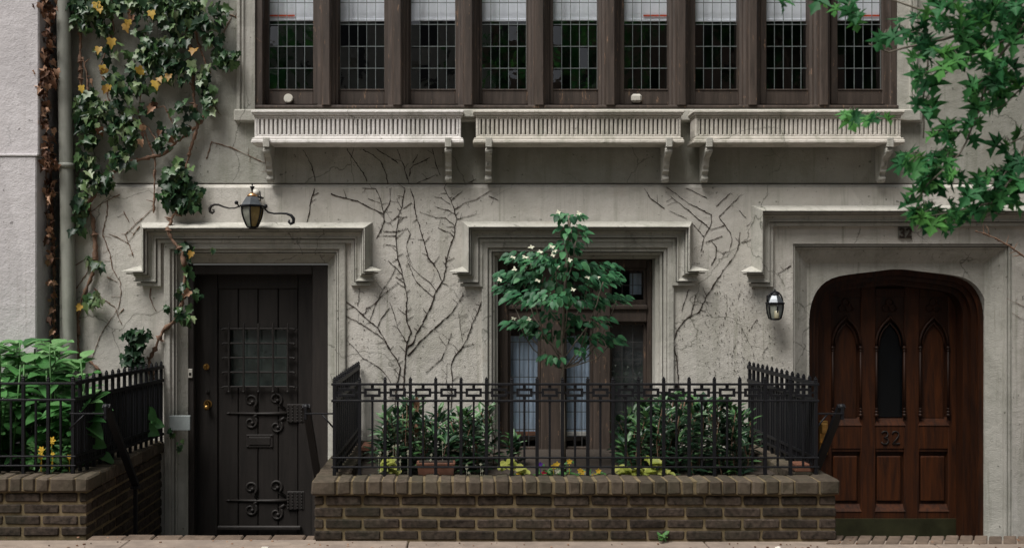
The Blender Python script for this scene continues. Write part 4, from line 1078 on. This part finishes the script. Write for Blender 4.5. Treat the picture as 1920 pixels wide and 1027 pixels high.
stem([(395, 140), (372, 80), (360, 20)], .01, .008); stem([(360, 40), (400, 90), (420, 110)], .008, .005); stem([(215, 220), (190, 130), (215, 60), (210, -40)], .009, .007)
for L in ([(235, 100), (230, 180), (205, 280), (245, 380), (260, 470), (300, 530), (305, 600), (290, 680), (240, 750), (190, 830), (150, 950)], [(370, 400), (350, 340), (330, 285), (380, 230), (470, 150)], [(240, 280), (290, 300), (340, 330)],
          [(405, 240), (345, 320)], [(160, 570), (210, 630), (270, 670), (310, 770)], [(465, 570), (460, 620), (490, 690)], [(60, 450), (120, 410)], [(60, 580), (130, 480), (140, 430)], [(300, 70), (200, 120), (100, 200)], [(320, 160), (350, 220)], [(320, 680), (285, 720)], [(230, 510), (290, 540)]):
    vine(mb, E1(L), .005, .003, .3)
for L in ([(405, 15), (440, 30), (465, 60), (490, 78)], [(432, 30), (412, 72)], [(440, 30), (446, 5)], [(385, 296), (395, 265), (430, 275), (495, 305)], [(395, 190), (412, 215)], [(455, 120), (462, 160), (470, 190)]):
    vine(mb, L, .006, .0035, .2)
stem([(350, 450), (352, 500), (345, 560), (335, 590)], .006, .004, -.05)
for sx in (1, -1):
    vine(mb, [(500 + 6 * sx, 265), (498, 320)], .003, .003)
mb.build('stem', 'stem', t)
mb = MB()
def ivy_blob(cx, cy, rx, ry, n, lo=0., hi=1., y0=-.03, y1=-.11, size=.076):
    for _ in range(int(n * 1.15)):
        a = rnd(0, 6.283); r = math.sqrt(random.random()) * rnd(.75, 1.15); px, py = cx + rx * r * math.cos(a), cy + ry * r * math.sin(a)
        y = rnd(y0, y1); p = P(px, py, y)
        mb.leaf(p, rdir(0, -.3, -1, .8), rdir(0, -1, .6, .7), size * rnd(.55, 1.25), IVY, rnd(-.1, .6), tint=rnd(lo, hi) ** 1.3, droop=rnd(.0, .6))
for b in [(250, 12, 130, 26, 150, .1, 1), (360, 28, 60, 36, 70), (300, 62, 55, 36, 60), (190, 50, 28, 18, 16), (150, 22, 25, 28, 22), (205, 95, 30, 16, 12), (272, 105, 42, 26, 42), (240, 150, 52, 32, 60), (305, 98, 45, 26, 30), (158, 45, 14, 14, 8),
          (165, 200, 34, 38, 62), (205, 205, 30, 20, 26), (232, 235, 34, 26, 34), (165, 250, 22, 40, 34), (236, 268, 32, 20, 20), (330, 128, 45, 24, 32), (380, 128, 28, 18, 12), (425, 106, 26, 20, 42, .1, .9), (395, 190, 14, 20, 12), (355, 205, 30, 22, 16), (385, 160, 18, 24, 20),
          (322, 240, 36, 16, 18), (305, 270, 22, 12, 10), (222, 295, 30, 18, 24), (163, 300, 18, 30, 20), (180, 340, 38, 20, 46), (152, 385, 16, 34, 24), (150, 420, 14, 14, 8), (340, 310, 26, 14, 12), (400, 70, 16, 22, 12), (415, 20, 18, 20, 12), (260, 200, 35, 18, 12),
          (335, 355, 44, 30, 88, .05, .75), (325, 325, 22, 14, 18), (345, 385, 26, 14, 24, .05, .6), (346, 463, 20, 9, 10), (352, 500, 9, 22, 9), (345, 545, 14, 20, 12), (348, 585, 14, 16, 12), (322, 575, 16, 9, 6), (370, 548, 10, 8, 4), (397, 468, 6, 4, 2),
          (176, 560, 17, 12, 16, .4, 1), (184, 498, 10, 12, 6), (170, 480, 8, 8, 4), (250, 0, 120, 12, 60)]: ivy_blob(*b)
ivy_blob(258, 630, 26, 16, 46, .0, .45, -.06, -.13, .075); ivy_blob(252, 668, 25, 16, 30, .0, .45, -.05, -.13, .075); ivy_blob(258, 650, 18, 12, 12, 0, .4, -.05, -.1, .075)
ivy_blob(320, 812, 8, 8, 5, .2, .8, -.05, -.1, .05); ivy_blob(335, 830, 8, 10, 5, .2, .8, -.05, -.1, .05)
ivy_blob(260, -60, 160, 40, 160)
mb.build('leaves', 'ivy', t, recalc=False)
mb = MB()
for px, py in ((181, 5), (187, 14), (236, 45), (240, 38), (284, 21), (186, 89), (191, 123), (196, 130), (265, 132), (259, 126), (291, 152), (298, 146), (199, 163), (205, 160), (317, 140), (365, 92), (210, 73), (154, 161), (152, 572), (360, 472)):
    mb.leaf(P(px, py, -.125), rdir(0, -.2, -1, .5), rdir(0, -1, .4, .3), rnd(.06, .09), IVY, .3, tint=rnd(0, 1))
mb.build('yellow_leaves', 'yellow', t, recalc=False)
mb = MB()
for px, py in ((245, 20), (247, 30), (174, 150), (287, 200), (290, 192), (268, 235), (270, 250), (265, 262), (300, 245), (186, 240), (355, 545), (318, 258)):
    mb.leaf(P(px, py, -.11), rdir(0, -.2, -1, .6), rdir(0, -1, .3, .6), rnd(.05, .08), IVY, .6, tint=rnd(0, 1), droop=.5)
mb.build('dead_leaves', 'deadleaf', t, recalc=False)
t = thing('dead_vine', 'withered brown vine hanging in the gap beside the drainpipe', 'vine', (X(92), -.02, .6))
mb = MB(); vine(mb, [(100, 640), (100, 500), (92, 300), (86, 100), (88, -60)], .010, .012, .5, y=.02); vine(mb, [(95, 460), (90, 300), (95, 150), (82, 0)], .006, .006, .5, y=-.05); mb.build('stem', 'stem', t)
mb = MB()
for cx, cy, rx, ry, n in ((85, 15, 20, 18, 30), (90, 55, 10, 30, 22), (86, 95, 12, 12, 20), (84, 145, 22, 16, 50), (78, 165, 14, 14, 26), (86, 130, 12, 20, 24), (84, 205, 10, 20, 22), (80, 228, 10, 10, 14), (92, 260, 7, 30, 18), (90, 305, 14, 12, 16), (95, 310, 16, 6, 8), (94, 350, 10, 14, 10), (95, 400, 9, 40, 20), (95, 460, 8, 30, 10), (97, 560, 7, 60, 10)):
    for _ in range(int(n * 1.3)):
        y = rnd(-.22, -.02); mb.leaf(P(rnd(cx - rx, cx + rx), rnd(cy - ry, cy + ry), y), rdir(0, -.2, -1, .9), rdir(0, -1, .3, .9), rnd(.035, .065), IVY, .7, tint=random.random() ** 1.2, droop=.6)
mb.build('leaves', 'deadleaf', t, recalc=False)

# sapling in the planter
SYP = -1.05
t = thing('sapling', 'slender young tree with white flowers standing in the brick planter before the centre window', 'tree', (X(1056, SYP), SYP, .3))
tr, lf, fl = MB(), MB(), MB()
def S(px, py, y=SYP): return P(px, py, y)
tr.tube(wiggle([S(1058, 892), S(1054, 800), S(1053, 720), S(1056, 690), S(1053, 640), S(1058, 560), S(1064, 480), S(1068, 405)], .004, .08), [.016, .0158, .0155, .015, .0145, .014, .0135, .013, .012, .011, .010, .009, .008, .007, .006, .005, .004][:17] + [.004] * 30 if False else .011, 7)
tr.tube([S(1058, 892), S(1055, 740)], [.017, .0145], 8)
blobs = [(1067, 404, 27, 8, 34), (1072, 430, 26, 16, 26), (1062, 462, 30, 16, 30), (1080, 448, 30, 10, 12), (990, 480, 42, 14, 50), (1040, 492, 60, 16, 60), (1112, 500, 42, 14, 46), (975, 515, 44, 16, 60), (1055, 525, 80, 24, 110), (1135, 520, 28, 18, 34), (950, 540, 24, 12, 22),
         (1000, 555, 56, 18, 60), (1065, 560, 60, 20, 60), (1130, 560, 40, 18, 48), (1160, 556, 16, 8, 12), (972, 605, 28, 11, 24), (1030, 595, 50, 18, 44), (1105, 600, 42, 16, 36), (1010, 622, 30, 10, 16), (1062, 625, 40, 18, 22), (1125, 632, 34, 12, 30), (1150, 640, 16, 8, 10), (1035, 668, 20, 9, 14), (1100, 655, 24, 10, 12)]
for i, (cx, cy, rx, ry, n) in enumerate(blobs):
    yo = SYP + rnd(-.22, .22) if i > 3 else SYP
    by = min(690, cy + 60 + abs(cx - 1056) * 1.1)
    tb = S(1056 - (690 - by) * .0 + (cx - 1056) * .06, by); e = S(cx, cy, yo); mid = tb.lerp(e, .5) + Vector(((e.x - tb.x) * .15, 0, -.03))
    tr.tube(wiggle([tb, mid, e], .004, .06), [.0065, .006, .0055] + [.004] * 60 if False else .0045, 5)
    for _ in range(int(n * 1.1)):
        a = rnd(0, 6.283); r = math.sqrt(random.random()); dx = math.cos(a) * r; dz = math.sin(a) * r
        p = S(cx + rx * 1.05 * dx, cy + ry * .72 * dz, yo + rnd(-.16, .16))
        od = Vector((dx * .8 + (cx - 1056) / 90, rnd(-.9, .5), -.35 + rnd(-.3, .3)))
        lf.leaf(p, od, rdir(0, -.45, 1, .35), rnd(.045, .078), OVAL, rnd(.1, .35), tint=min(1, max(0, random.gauss(.5, .3))), droop=rnd(.1, .5))
    if random.random() < .0: pass
for px, py in ((1047, 398), (1085, 400), (962, 482), (996, 464), (1012, 472), (1035, 463), (1037, 478), (965, 505), (985, 500), (1045, 500), (1068, 488), (1075, 543), (937, 524), (1009, 526), (1102, 520), (1120, 520), (964, 597), (992, 599), (1040, 470), (985, 482)):
    c = S(px, py, SYP - .16)
    fl = MB(); tr.tube([c, c + Vector((0, .06, -.04))], .0015, 4)
    for k in range(4):
        a = k * 1.571 + rnd(0, .6); fl.leaf(c, (math.cos(a), math.sin(a) * .4 - .3, math.sin(a) * .5 + rnd(-.1, .2)), (0, -.7, .7), rnd(.017, .025), OVAL, .2, droop=.2)
    fl.build('flower', 'petal_white', t, recalc=False)
tr.build('trunk', 'bark', t); lf.build('leaves', 'dogwood', t, recalc=False)

# two glossy shrubs with narrow leaves
def lance_shrub(label, px0, px1, top, y0, y1, ns, loc, tall=()):
    t = thing('shrub', label, 'shrub', loc); st, lf = MB(), MB()
    for i in range(ns):
        y = rnd(y0, y1); px = px0 + (px1 - px0) * (i + rnd(.1, .9)) / ns; xx = X(px, y)
        u = (px - px0) / (px1 - px0); zt = Z(top(u) + random.random() ** 1.6 * 60, y)
        b = Vector((xx + rnd(-.08, .08), y, .3)); e = Vector((xx, y, zt)); m_ = b.lerp(e, .5) + Vector((rnd(-.04, .04), 0, 0))
        pts = wiggle([b, m_, e], .004, .06); st.tube(pts, .004, 5)
        L = (e - b).length; n = int(10 + L * 52)
        for k in range(n):
            f = 1 - random.random() ** 1.25 * .95
            p = b.lerp(e, f) + Vector((rnd(-.012, .012), rnd(-.012, .012), 0)); a = rnd(0, 6.283); up = .25 + .9 * f ** 3 + rnd(-.35, .35)
            q = random.random(); tint = rnd(.0, .62) if q < .78 else rnd(.72, 1)
            if f > .92 and random.random() < .4: tint = rnd(.6, .85)
            lf.leaf(p, (math.cos(a), math.sin(a), up), (0, -.25, 1), rnd(.07, .115), LANCE, rnd(.2, .6), tint=tint, droop=rnd(.0, .35))
    st.build('stem', 'stem', t); lf.build('leaves', 'lance', t, recalc=False); return t
t = lance_shrub('narrow leaved shrub in the left half of the brick planter', 715, 918, lambda u: 772 - 22 * math.exp(-((u - .28) / .1) ** 2) - 12 * math.exp(-((u - .95) / .1) ** 2), -1.3, -.45, 58, (X(815, -.9), -.9, .3))
mb = MB()
for px, py in ((785, 765), (783, 775), (780, 793)): mb.leaf(P(px, py, -1.2), rdir(0, -.3, 1 if py < 780 else -1, .3), (0, -1, 0), .10, LANCE, .5, tint=rnd(.5, 1))
mb.build('dead_leaves', 'deadleaf', t, recalc=False)
lance_shrub('narrow leaved shrub in the right half of the brick planter', 1158, 1408, lambda u: 758 - 14 * math.exp(-((u - .45) / .25) ** 2) + 30 * max(0, u - .8) * 4 + 45 * max(0, .18 - u) * 4, -1.3, -.4, 72, (X(1290, -.85), -.85, .3))
lance_shrub('tiny narrow leaved seedling in front of the centre window glass', 950, 968, lambda u: 815, -.8, -.7, 3, (X(958, -.75), -.75, .3))

# bedding plants
def chart_clump(px, py, n, y, w_):
    t = MB(); c = P(px, py, y)
    for _ in range(n): t.leaf((c.x + rnd(-w_, w_), c.y + rnd(-.05, .05), c.z + rnd(-.02, .03)), (rnd(-1, 1), -rnd(.3, 1), rnd(-.6, .3)), rdir(0, -.7, .8, .3), rnd(.05, .085), BROAD, .25, tint=rnd(0, 1))
    t.tube([(c.x, c.y, .3), (c.x, c.y, c.z)], .006); return t
for px, py, n, w_, lab in ((724, 868, 16, .04, 'yellow green leafy clump nearest the left corner of the railing'), (738, 884, 9, .04, 'low yellow green clump just below the one nearest the left corner'), (962, 874, 18, .09, 'yellow green clump left of the pansies, before the centre window'),
                           (1183, 882, 34, .11, 'widest yellow green clump, under the left side of the right shrub'), (1222, 868, 8, .05, 'small yellow green clump raised behind the railing under the right shrub'), (1250, 887, 12, .07, 'yellow green clump farthest to the right in the planter')):
    o = chart_clump(px, py, n, -1.38, w_).build('foliage_plant', 'chart', recalc=False); tag(o, lab, 'plant', 'yellow green plants in the planter')
def pansy(px, py, col, y=-1.38, nf=2):
    t = thing('pansy', None, 'flower', P(px, 892, y), 'pansies in the brick planter'); c = P(px, py, y); lf, fl = MB(), MB()
    for _ in range(22): lf.leaf((c.x + rnd(-.05, .05), y + rnd(-.06, .06), rnd(.33, c.z - .01)), (rnd(-1, 1), rnd(-1, .3), rnd(-.3, .6)), rdir(0, -.5, 1, .3), rnd(.025, .04), OVAL, .2, tint=rnd(0, 1))
    for j in range(nf):
        q = Vector((c.x + (rnd(-.045, .045) if j else 0), y - .05, c.z + (rnd(-.03, .015) if j else 0)))
        for k in range(5):
            a = k * 1.2566 + .3; fl.leaf(q, (math.cos(a), -.15, math.sin(a)), (0, -1, .1), .021, BROAD, .1, droop=0)
        fl.tube([(q.x, q.y + .005, .33), (q.x, q.y + .003, q.z)], .002, 4)
    lf.build('leaves', 'weed', t, recalc=False); fl.build('petals', col, t, recalc=False); return t
for px, py, col, lab in ((972, 886, 'petal_yellow', 'yellow pansy at the left end of the row of pansies'), (1012, 868, 'petal_violet', 'dark violet pansy in the planter, the only violet one'), (1019, 884, 'petal_red', 'crimson red pansy in the planter, the only red one'),
                         (1037, 871, 'petal_yellow', 'yellow pansy just right of the red one, left of the sapling stem'), (1066, 862, 'petal_yellow', 'highest yellow pansy, touching the sapling stem on the right'), (1086, 879, 'petal_yellow', 'yellow pansy a little right of the sapling stem'),
                         (1120, 880, 'petal_yellow', 'yellow pansy at the right end of the row of pansies'), (1098, 884, 'petal_white', 'white pansy between two yellow ones right of the sapling'), (1044, 880, 'petal_white', 'white pansy just left of the sapling stem')):
    tag(pansy(px, py, col, nf=random.choice((1, 2))), lab)
for px, py, k, lab in ((770, 850, 14, 'small white flowers under the left shrub'), (850, 880, 16, 'small white flowers right of the terracotta trough')):
    t = MB(); c = P(px, py, -1.4)
    for _ in range(k):
        q = Vector((c.x + rnd(-.22, .22), -1.40 + rnd(-.02, .02), c.z + rnd(-.06, .08)))
        for j in range(4): t.leaf(q, (math.cos(j * 1.57), -.1, math.sin(j * 1.57)), (0, -1, 0), .011, OVAL, .1)
        t.tube([(q.x, q.y + .002, .33), q], .0014, 4)
    tag(t.build('white_flowers', 'petal_white', recalc=False), lab, 'flowers', kind='stuff')
mb = MB(); c = P(1243, 1006, -1.73)
for _ in range(20): mb.leaf((c.x + rnd(-.03, .03), c.y + rnd(-.02, .02), rnd(.005, .05)), rdir(0, -.3, .5, .8), (0, -.5, 1), rnd(.02, .035), OVAL, .2, tint=rnd(0, 1))
tag(mb.build('weed', 'weed', recalc=False), 'small green weed at the foot of the long brick planter', 'weed')
for px, py, n, lab in ((100, 830, 8, 'yellow flowers on thin stems inside the left railing'),):
    t = thing('flowering_plant', lab, 'flower', P(90, 885, -1.4)); lf, fl = MB(), MB()
    for _ in range(90):
        q = P(rnd(60, 130), rnd(835, 888), -1.4 + rnd(-.05, .1)); lf.leaf(q, rdir(0, -.3, .3, .8), (0, -.5, 1), rnd(.03, .05), OVAL, .2, tint=rnd(0, .8))
    for a, b, r in ((97, 825, .03), (78, 842, .024), (76, 853, .026), (99, 850, .016), (130, 856, .018)):
        q = P(a, b, -1.42)
        for k in range(6): fl.leaf(q, (math.cos(k * 1.05), -.2, math.sin(k * 1.05)), (0, -1, .2), r, OVAL, .2)
        fl.tube([(q.x, q.y, .33), q], .002, 4)
    lf.build('leaves', 'weed', t, recalc=False); fl.build('petals', 'petal_yellow', t, recalc=False)

# broad leaved shrub behind the left railing
t = thing('broad_leaved_shrub', 'lush bright green shrub with broad leaves behind the left railing', 'shrub', (X(60, -.8), -.8, .3)); st, lf = MB(), MB()
for i in range(66):
    px = rnd(-110, 175); y = rnd(-1.30, -.35)
    top = 640 + 20 * (px > 130) + random.random() ** 1.3 * 170 + (px - 60) ** 2 / 900
    x = X(px, y); b = Vector((x + rnd(-.08, .08), y, .3)); e = Vector((x, y, Z(top, y)))
    x_lim = -2.63 + .1 * (y + 1.5) 
    if e.x > x_lim: e.x = x_lim; b.x = x_lim - .1
    st.tube([b, b.lerp(e, .5), e], .006, 5)
    for k in range(int(5 + (e.z - b.z) * 12)):
        f = 1 - random.random() ** 1.5 * .85; a = rnd(0, 6.283); p = b.lerp(e, f) + Vector((0, 0, rnd(-.01, .01)))
        p += Vector((math.cos(a), math.sin(a), .2)) * .03
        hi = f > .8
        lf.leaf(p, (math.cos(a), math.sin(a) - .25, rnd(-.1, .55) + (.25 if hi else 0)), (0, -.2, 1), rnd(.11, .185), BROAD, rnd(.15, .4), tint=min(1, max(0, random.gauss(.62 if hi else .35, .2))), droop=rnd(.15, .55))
for px, py, y, sz, d in ((268, 790, -.25, .17, (1, -.2, -.1)), (270, 765, -.3, .14, (.6, -.2, -.5)), (262, 800, -.3, .16, (.8, -.1, -.25)), (172, 768, -1.2, .14, (1, -.1, .1)), (168, 826, -1.2, .12, (1, -.1, -.3)), (160, 815, -1.2, .1, (.8, 0, .2))):
    lf.leaf(P(px, py, y), d, (0, -1, .5), sz, BROAD, .25, tint=.35, droop=.3)
st.build('stem', 'weed', t); lf.build('leaves', 'hydra', t, recalc=False)

# ------------------------------------------------------------------ street maple whose branches hang in at the right
t = thing('street_maple', 'green maple whose leafy branches hang in front of the upper right corner', 'tree', (4.6, -4.4, 0))
tr, lf = MB(), MB()
tr.tube(wiggle([(4.6, -4.4, 0), (4.65, -4.4, 1.8), (4.5, -4.4, 3.4), (4.3, -4.3, 5.2), (4.2, -4.2, 7.5)], .03, .5), [.19, .18, .17, .165, .16, .155, .15, .145, .14, .13, .12, .11, .10, .09, .08, .07, .06, .05, .04, .03][:17] if False else .13, 10)
def mleaf(p, s=None, out=None):
    out = out or (rnd(-1, .7), rnd(-.9, .7), -.5 + rnd(-.5, .4))
    lf.leaf(p, out, rdir(0, -.15, 1, .45), s or rnd(.045, .09), MAPLE, rnd(.1, .8), tint=min(1, max(0, random.gauss(.5, .25))), droop=rnd(.2, .9))
def mbranch(L, y0, y1, r0=.008, r1=.002, leafy=.0, dens=10):
    pts = [P(a, b, y0 + (y1 - y0) * i / (len(L) - 1)) for i, (a, b) in enumerate(L)]
    w_ = wiggle(pts, .004, .05); m = len(w_); tr.tube(w_, [r0 + (r1 - r0) * i / (m - 1) for i in range(m)], 5)
    return w_
MY = -3.9
# limb from the trunk that carries the hanging branches
limb = [Vector((4.45, -4.4, 3.6)), Vector((3.6, -4.2, 3.9)), Vector((2.9, MY, 3.7)), Vector((2.3, MY, 3.1)), P(1900, -40, MY), P(1850, 20, MY)]
tr.tube(limb, [.05, .04, .03, .02, .012, .009], 7)
mbranch([(1850, 20), (1820, 48), (1790, 68), (1720, 85), (1665, 98), (1630, 82)], MY, MY, .008, .003)
mbranch([(1820, 48), (1760, 30), (1700, 10), (1620, -20), (1560, -30)], MY, MY + .1, .006, .002); mbranch([(1620, -20), (1590, 20)], MY + .1, MY + .1, .003, .002); mbranch([(1620, -20), (1500, -14), (1470, 2)], MY + .1, MY + .1, .003, .002)
mbranch([(2000, -60), (1905, 70), (1860, 120), (1830, 220), (1800, 290), (1740, 345), (1720, 375)], MY, MY - .15, .009, .002)
mbranch([(1900, 70), (1780, 120), (1735, 190), (1728, 230), (1660, 222), (1620, 215)], MY, MY + .15, .005, .002)
mbranch([(2010, 200), (1930, 250), (1900, 330), (1860, 380), (1790, 395), (1745, 405)], MY, MY - .1, .008, .002); mbranch([(1830, 220), (1860, 160), (1900, 130)], MY, MY, .004, .002)
mbranch([(2010, 100), (1930, 150), (1880, 200), (1855, 210)], MY, MY, .006, .002); mbranch([(1800, 290), (1760, 300), (1700, 292)], MY, MY, .004, .002); mbranch([(1930, 250), (1890, 270)], MY, MY, .005, .002)
mbranch([(1740, 100), (1733, 180), (1731, 260)], MY + .1, MY + .2, .004, .003)
for cx, cy, rx, ry, n in ((1470, 4, 20, 5, 3), (1592, 12, 24, 10, 7), (1600, 34, 22, 10, 5), (1560, 0, 20, 8, 4), (1692, 62, 16, 6, 3), (1665, 68, 16, 5, 3), (1725, 78, 28, 16, 13), (1755, 40, 34, 18, 14), (1770, 105, 34, 14, 12), (1735, 108, 16, 10, 5), (1715, 42, 16, 14, 5),
        (1810, 55, 34, 18, 14), (1850, 28, 34, 20, 18), (1895, 18, 30, 18, 18), (1905, 50, 22, 18, 12), (1870, 75, 30, 10, 9), (1830, 95, 28, 10, 8), (1790, 10, 40, 12, 14), (1800, 120, 22, 12, 6), (1732, 145, 16, 12, 6), (1720, 140, 12, 8, 3), (1738, 190, 18, 8, 5), (1735, 215, 14, 10, 4),
        (1600, 216, 24, 6, 8), (1640, 220, 22, 6, 7), (1862, 110, 30, 12, 10), (1885, 130, 24, 14, 10), (1900, 155, 22, 16, 10), (1850, 160, 30, 12, 12), (1878, 165, 24, 10, 8), (1845, 185, 18, 14, 5), (1870, 196, 10, 6, 2), (1840, 208, 10, 14, 3),
        (1800, 235, 22, 6, 6), (1830, 232, 16, 5, 4), (1775, 258, 28, 7, 8), (1810, 258, 18, 6, 4), (1725, 300, 34, 12, 16), (1700, 292, 14, 4, 2), (1775, 292, 24, 10, 8), (1765, 325, 28, 10, 10), (1740, 345, 24, 14, 9), (1800, 330, 22, 8, 5), (1725, 365, 10, 6, 2),
        (1855, 345, 30, 12, 12), (1890, 330, 28, 16, 16), (1905, 350, 18, 18, 10), (1835, 365, 24, 10, 9), (1880, 375, 28, 9, 8), (1905, 300, 16, 12, 6), (1890, 270, 20, 10, 5), (1908, 255, 14, 8, 4), (1735, 390, 28, 8, 8), (1760, 405, 30, 10, 12), (1800, 395, 26, 10, 10), (1845, 395, 22, 10, 7), (1760, 425, 20, 6, 4), (1720, 398, 12, 6, 3), (1815, 415, 12, 6, 2),
        (1790, 380, 16, 6, 3), (1975, 60, 40, 60, 20), (1985, 200, 40, 60, 14), (1985, 330, 40, 50, 14), (1850, -40, 100, 30, 50)):
    for _ in range(max(1, int(n * .68))):
        y = MY + rnd(-.18, .18); a = rnd(0, 6.283); r = math.sqrt(random.random()); q = P(cx + rx * r * math.cos(a), cy - 6 + ry * r * math.sin(a), y); mleaf(q); c0 = P(cx + rx * .3, cy - 10, MY); q0 = q.lerp(c0, .7); tr.tube([q, q.lerp(q0, .5) + Vector((0, 0, .012)), q0], .0013, 4)
# crown above the picture
for k in range(26):
    a = rnd(0, 6.283); e = Vector((4.6 + rnd(1.0, 3.0) * math.cos(a), -4.2 + rnd(.6, 2.4) * math.sin(a), rnd(4.6, 8.2))); b = Vector((4.4, -4.3, rnd(3.4, 6.5)))
    tr.tube([b, b.lerp(e, .5) + Vector((0, 0, .2)), e], [.05, .03, .01], 5)
for _ in range(5200):
    u = Vector((random.gauss(0, 1), random.gauss(0, 1), random.gauss(0, 1))).normalized() * random.random() ** .45
    p = Vector((4.9 + u.x * 3.1, -4.3 + u.y * 2.5, 6.8 + u.z * 2.3))
    if p.z < 3.05 + (p.y + 8) * .325 + .15 and p.x < 5.5: continue
    mleaf(p, rnd(.14, .21))
tr.build('trunk', 'bark', t); lf.build('leaves', 'maple', t, recalc=False)

# ------------------------------------------------------------------ other side of the street (seen only in the window glass)
def far_house(x0, x1, h, mat, label):
    t = thing('row_house', label, 'building', ((x0 + x1) / 2, -16, 0), 'houses across the street'); mb = MB(); mb.box(x0, x1, -24, -15.7, 0, h, .02); mb.box(x0 - .05, x1 + .05, -15.71, -15.4, h - .6, h + .1, .02); mb.build('wall', mat, t)
    src = None; n = 3
    for f in range(int(h // 3.2)):
        for k in range(n):
            c = (x0 + (x1 - x0) * (k + .5) / n, -15.66, 1.2 + f * 3.2)
            if src is None:
                mb = MB(); mb.box(c[0] - .5, c[0] + .5, c[1] - .03, c[1] + .02, c[2], c[2] + 1.8); src = mb.build('window', 'oppglass', t, origin=c)
            else: dup(src, c, t)
far_house(-13, -6.2, 10.5, 'opp', 'brown row house across the street'); far_house(-6.1, .4, 11, 'opp2', 'pale row house across the street'); far_house(.5, 7, 10, 'opp', 'second brown row house across the street'); far_house(7.1, 14, 11.5, 'opp', 'third brown row house across the street')
for cx, lab in ((-5.4, 'street tree across the road at the left'), (2.2, 'street tree across the road at the right')):
    t = thing('street_tree', lab, 'tree', (cx, -13.4, 0)); tr, lf = MB(), MB(); tr.tube([(cx, -13.4, 0), (cx + .1, -13.4, 2.5), (cx, -13.3, 6)], .14, 8)
    for _ in range(900):
        u = Vector((random.gauss(0, 1), random.gauss(0, 1), random.gauss(0, 1))).normalized() * random.random() ** .5
        lf.leaf((cx + u.x * 2.3, -13.3 + u.y * 2, 6.4 + u.z * 2.5), rdir(0, 0, -.4, 1), rdir(0, 0, 1, .6), rnd(.2, .34), OVAL, .2, tint=rnd(.2, 1))
    tr.build('trunk', 'bark', t); lf.build('leaves', 'maple', t, recalc=False)

# grit, petals and bits of leaf along the foot of the planters
mb = MB()
for _ in range(150):
    x = rnd(-4.2, 4.4); y = rnd(-1.93, -1.74) if -1 < x < 2.4 else rnd(-1.93, -1.60); q = rnd(.002, .006); mb.box(x - q, x + q * rnd(.6, 2), y - q, y + q, .001, .003 + q * .8, .001, tint=random.random())
tag(mb.build('grit', 'deadleaf'), 'small crumbs of dry leaf and grit along the edge of the sidewalk', 'litter', kind='stuff')
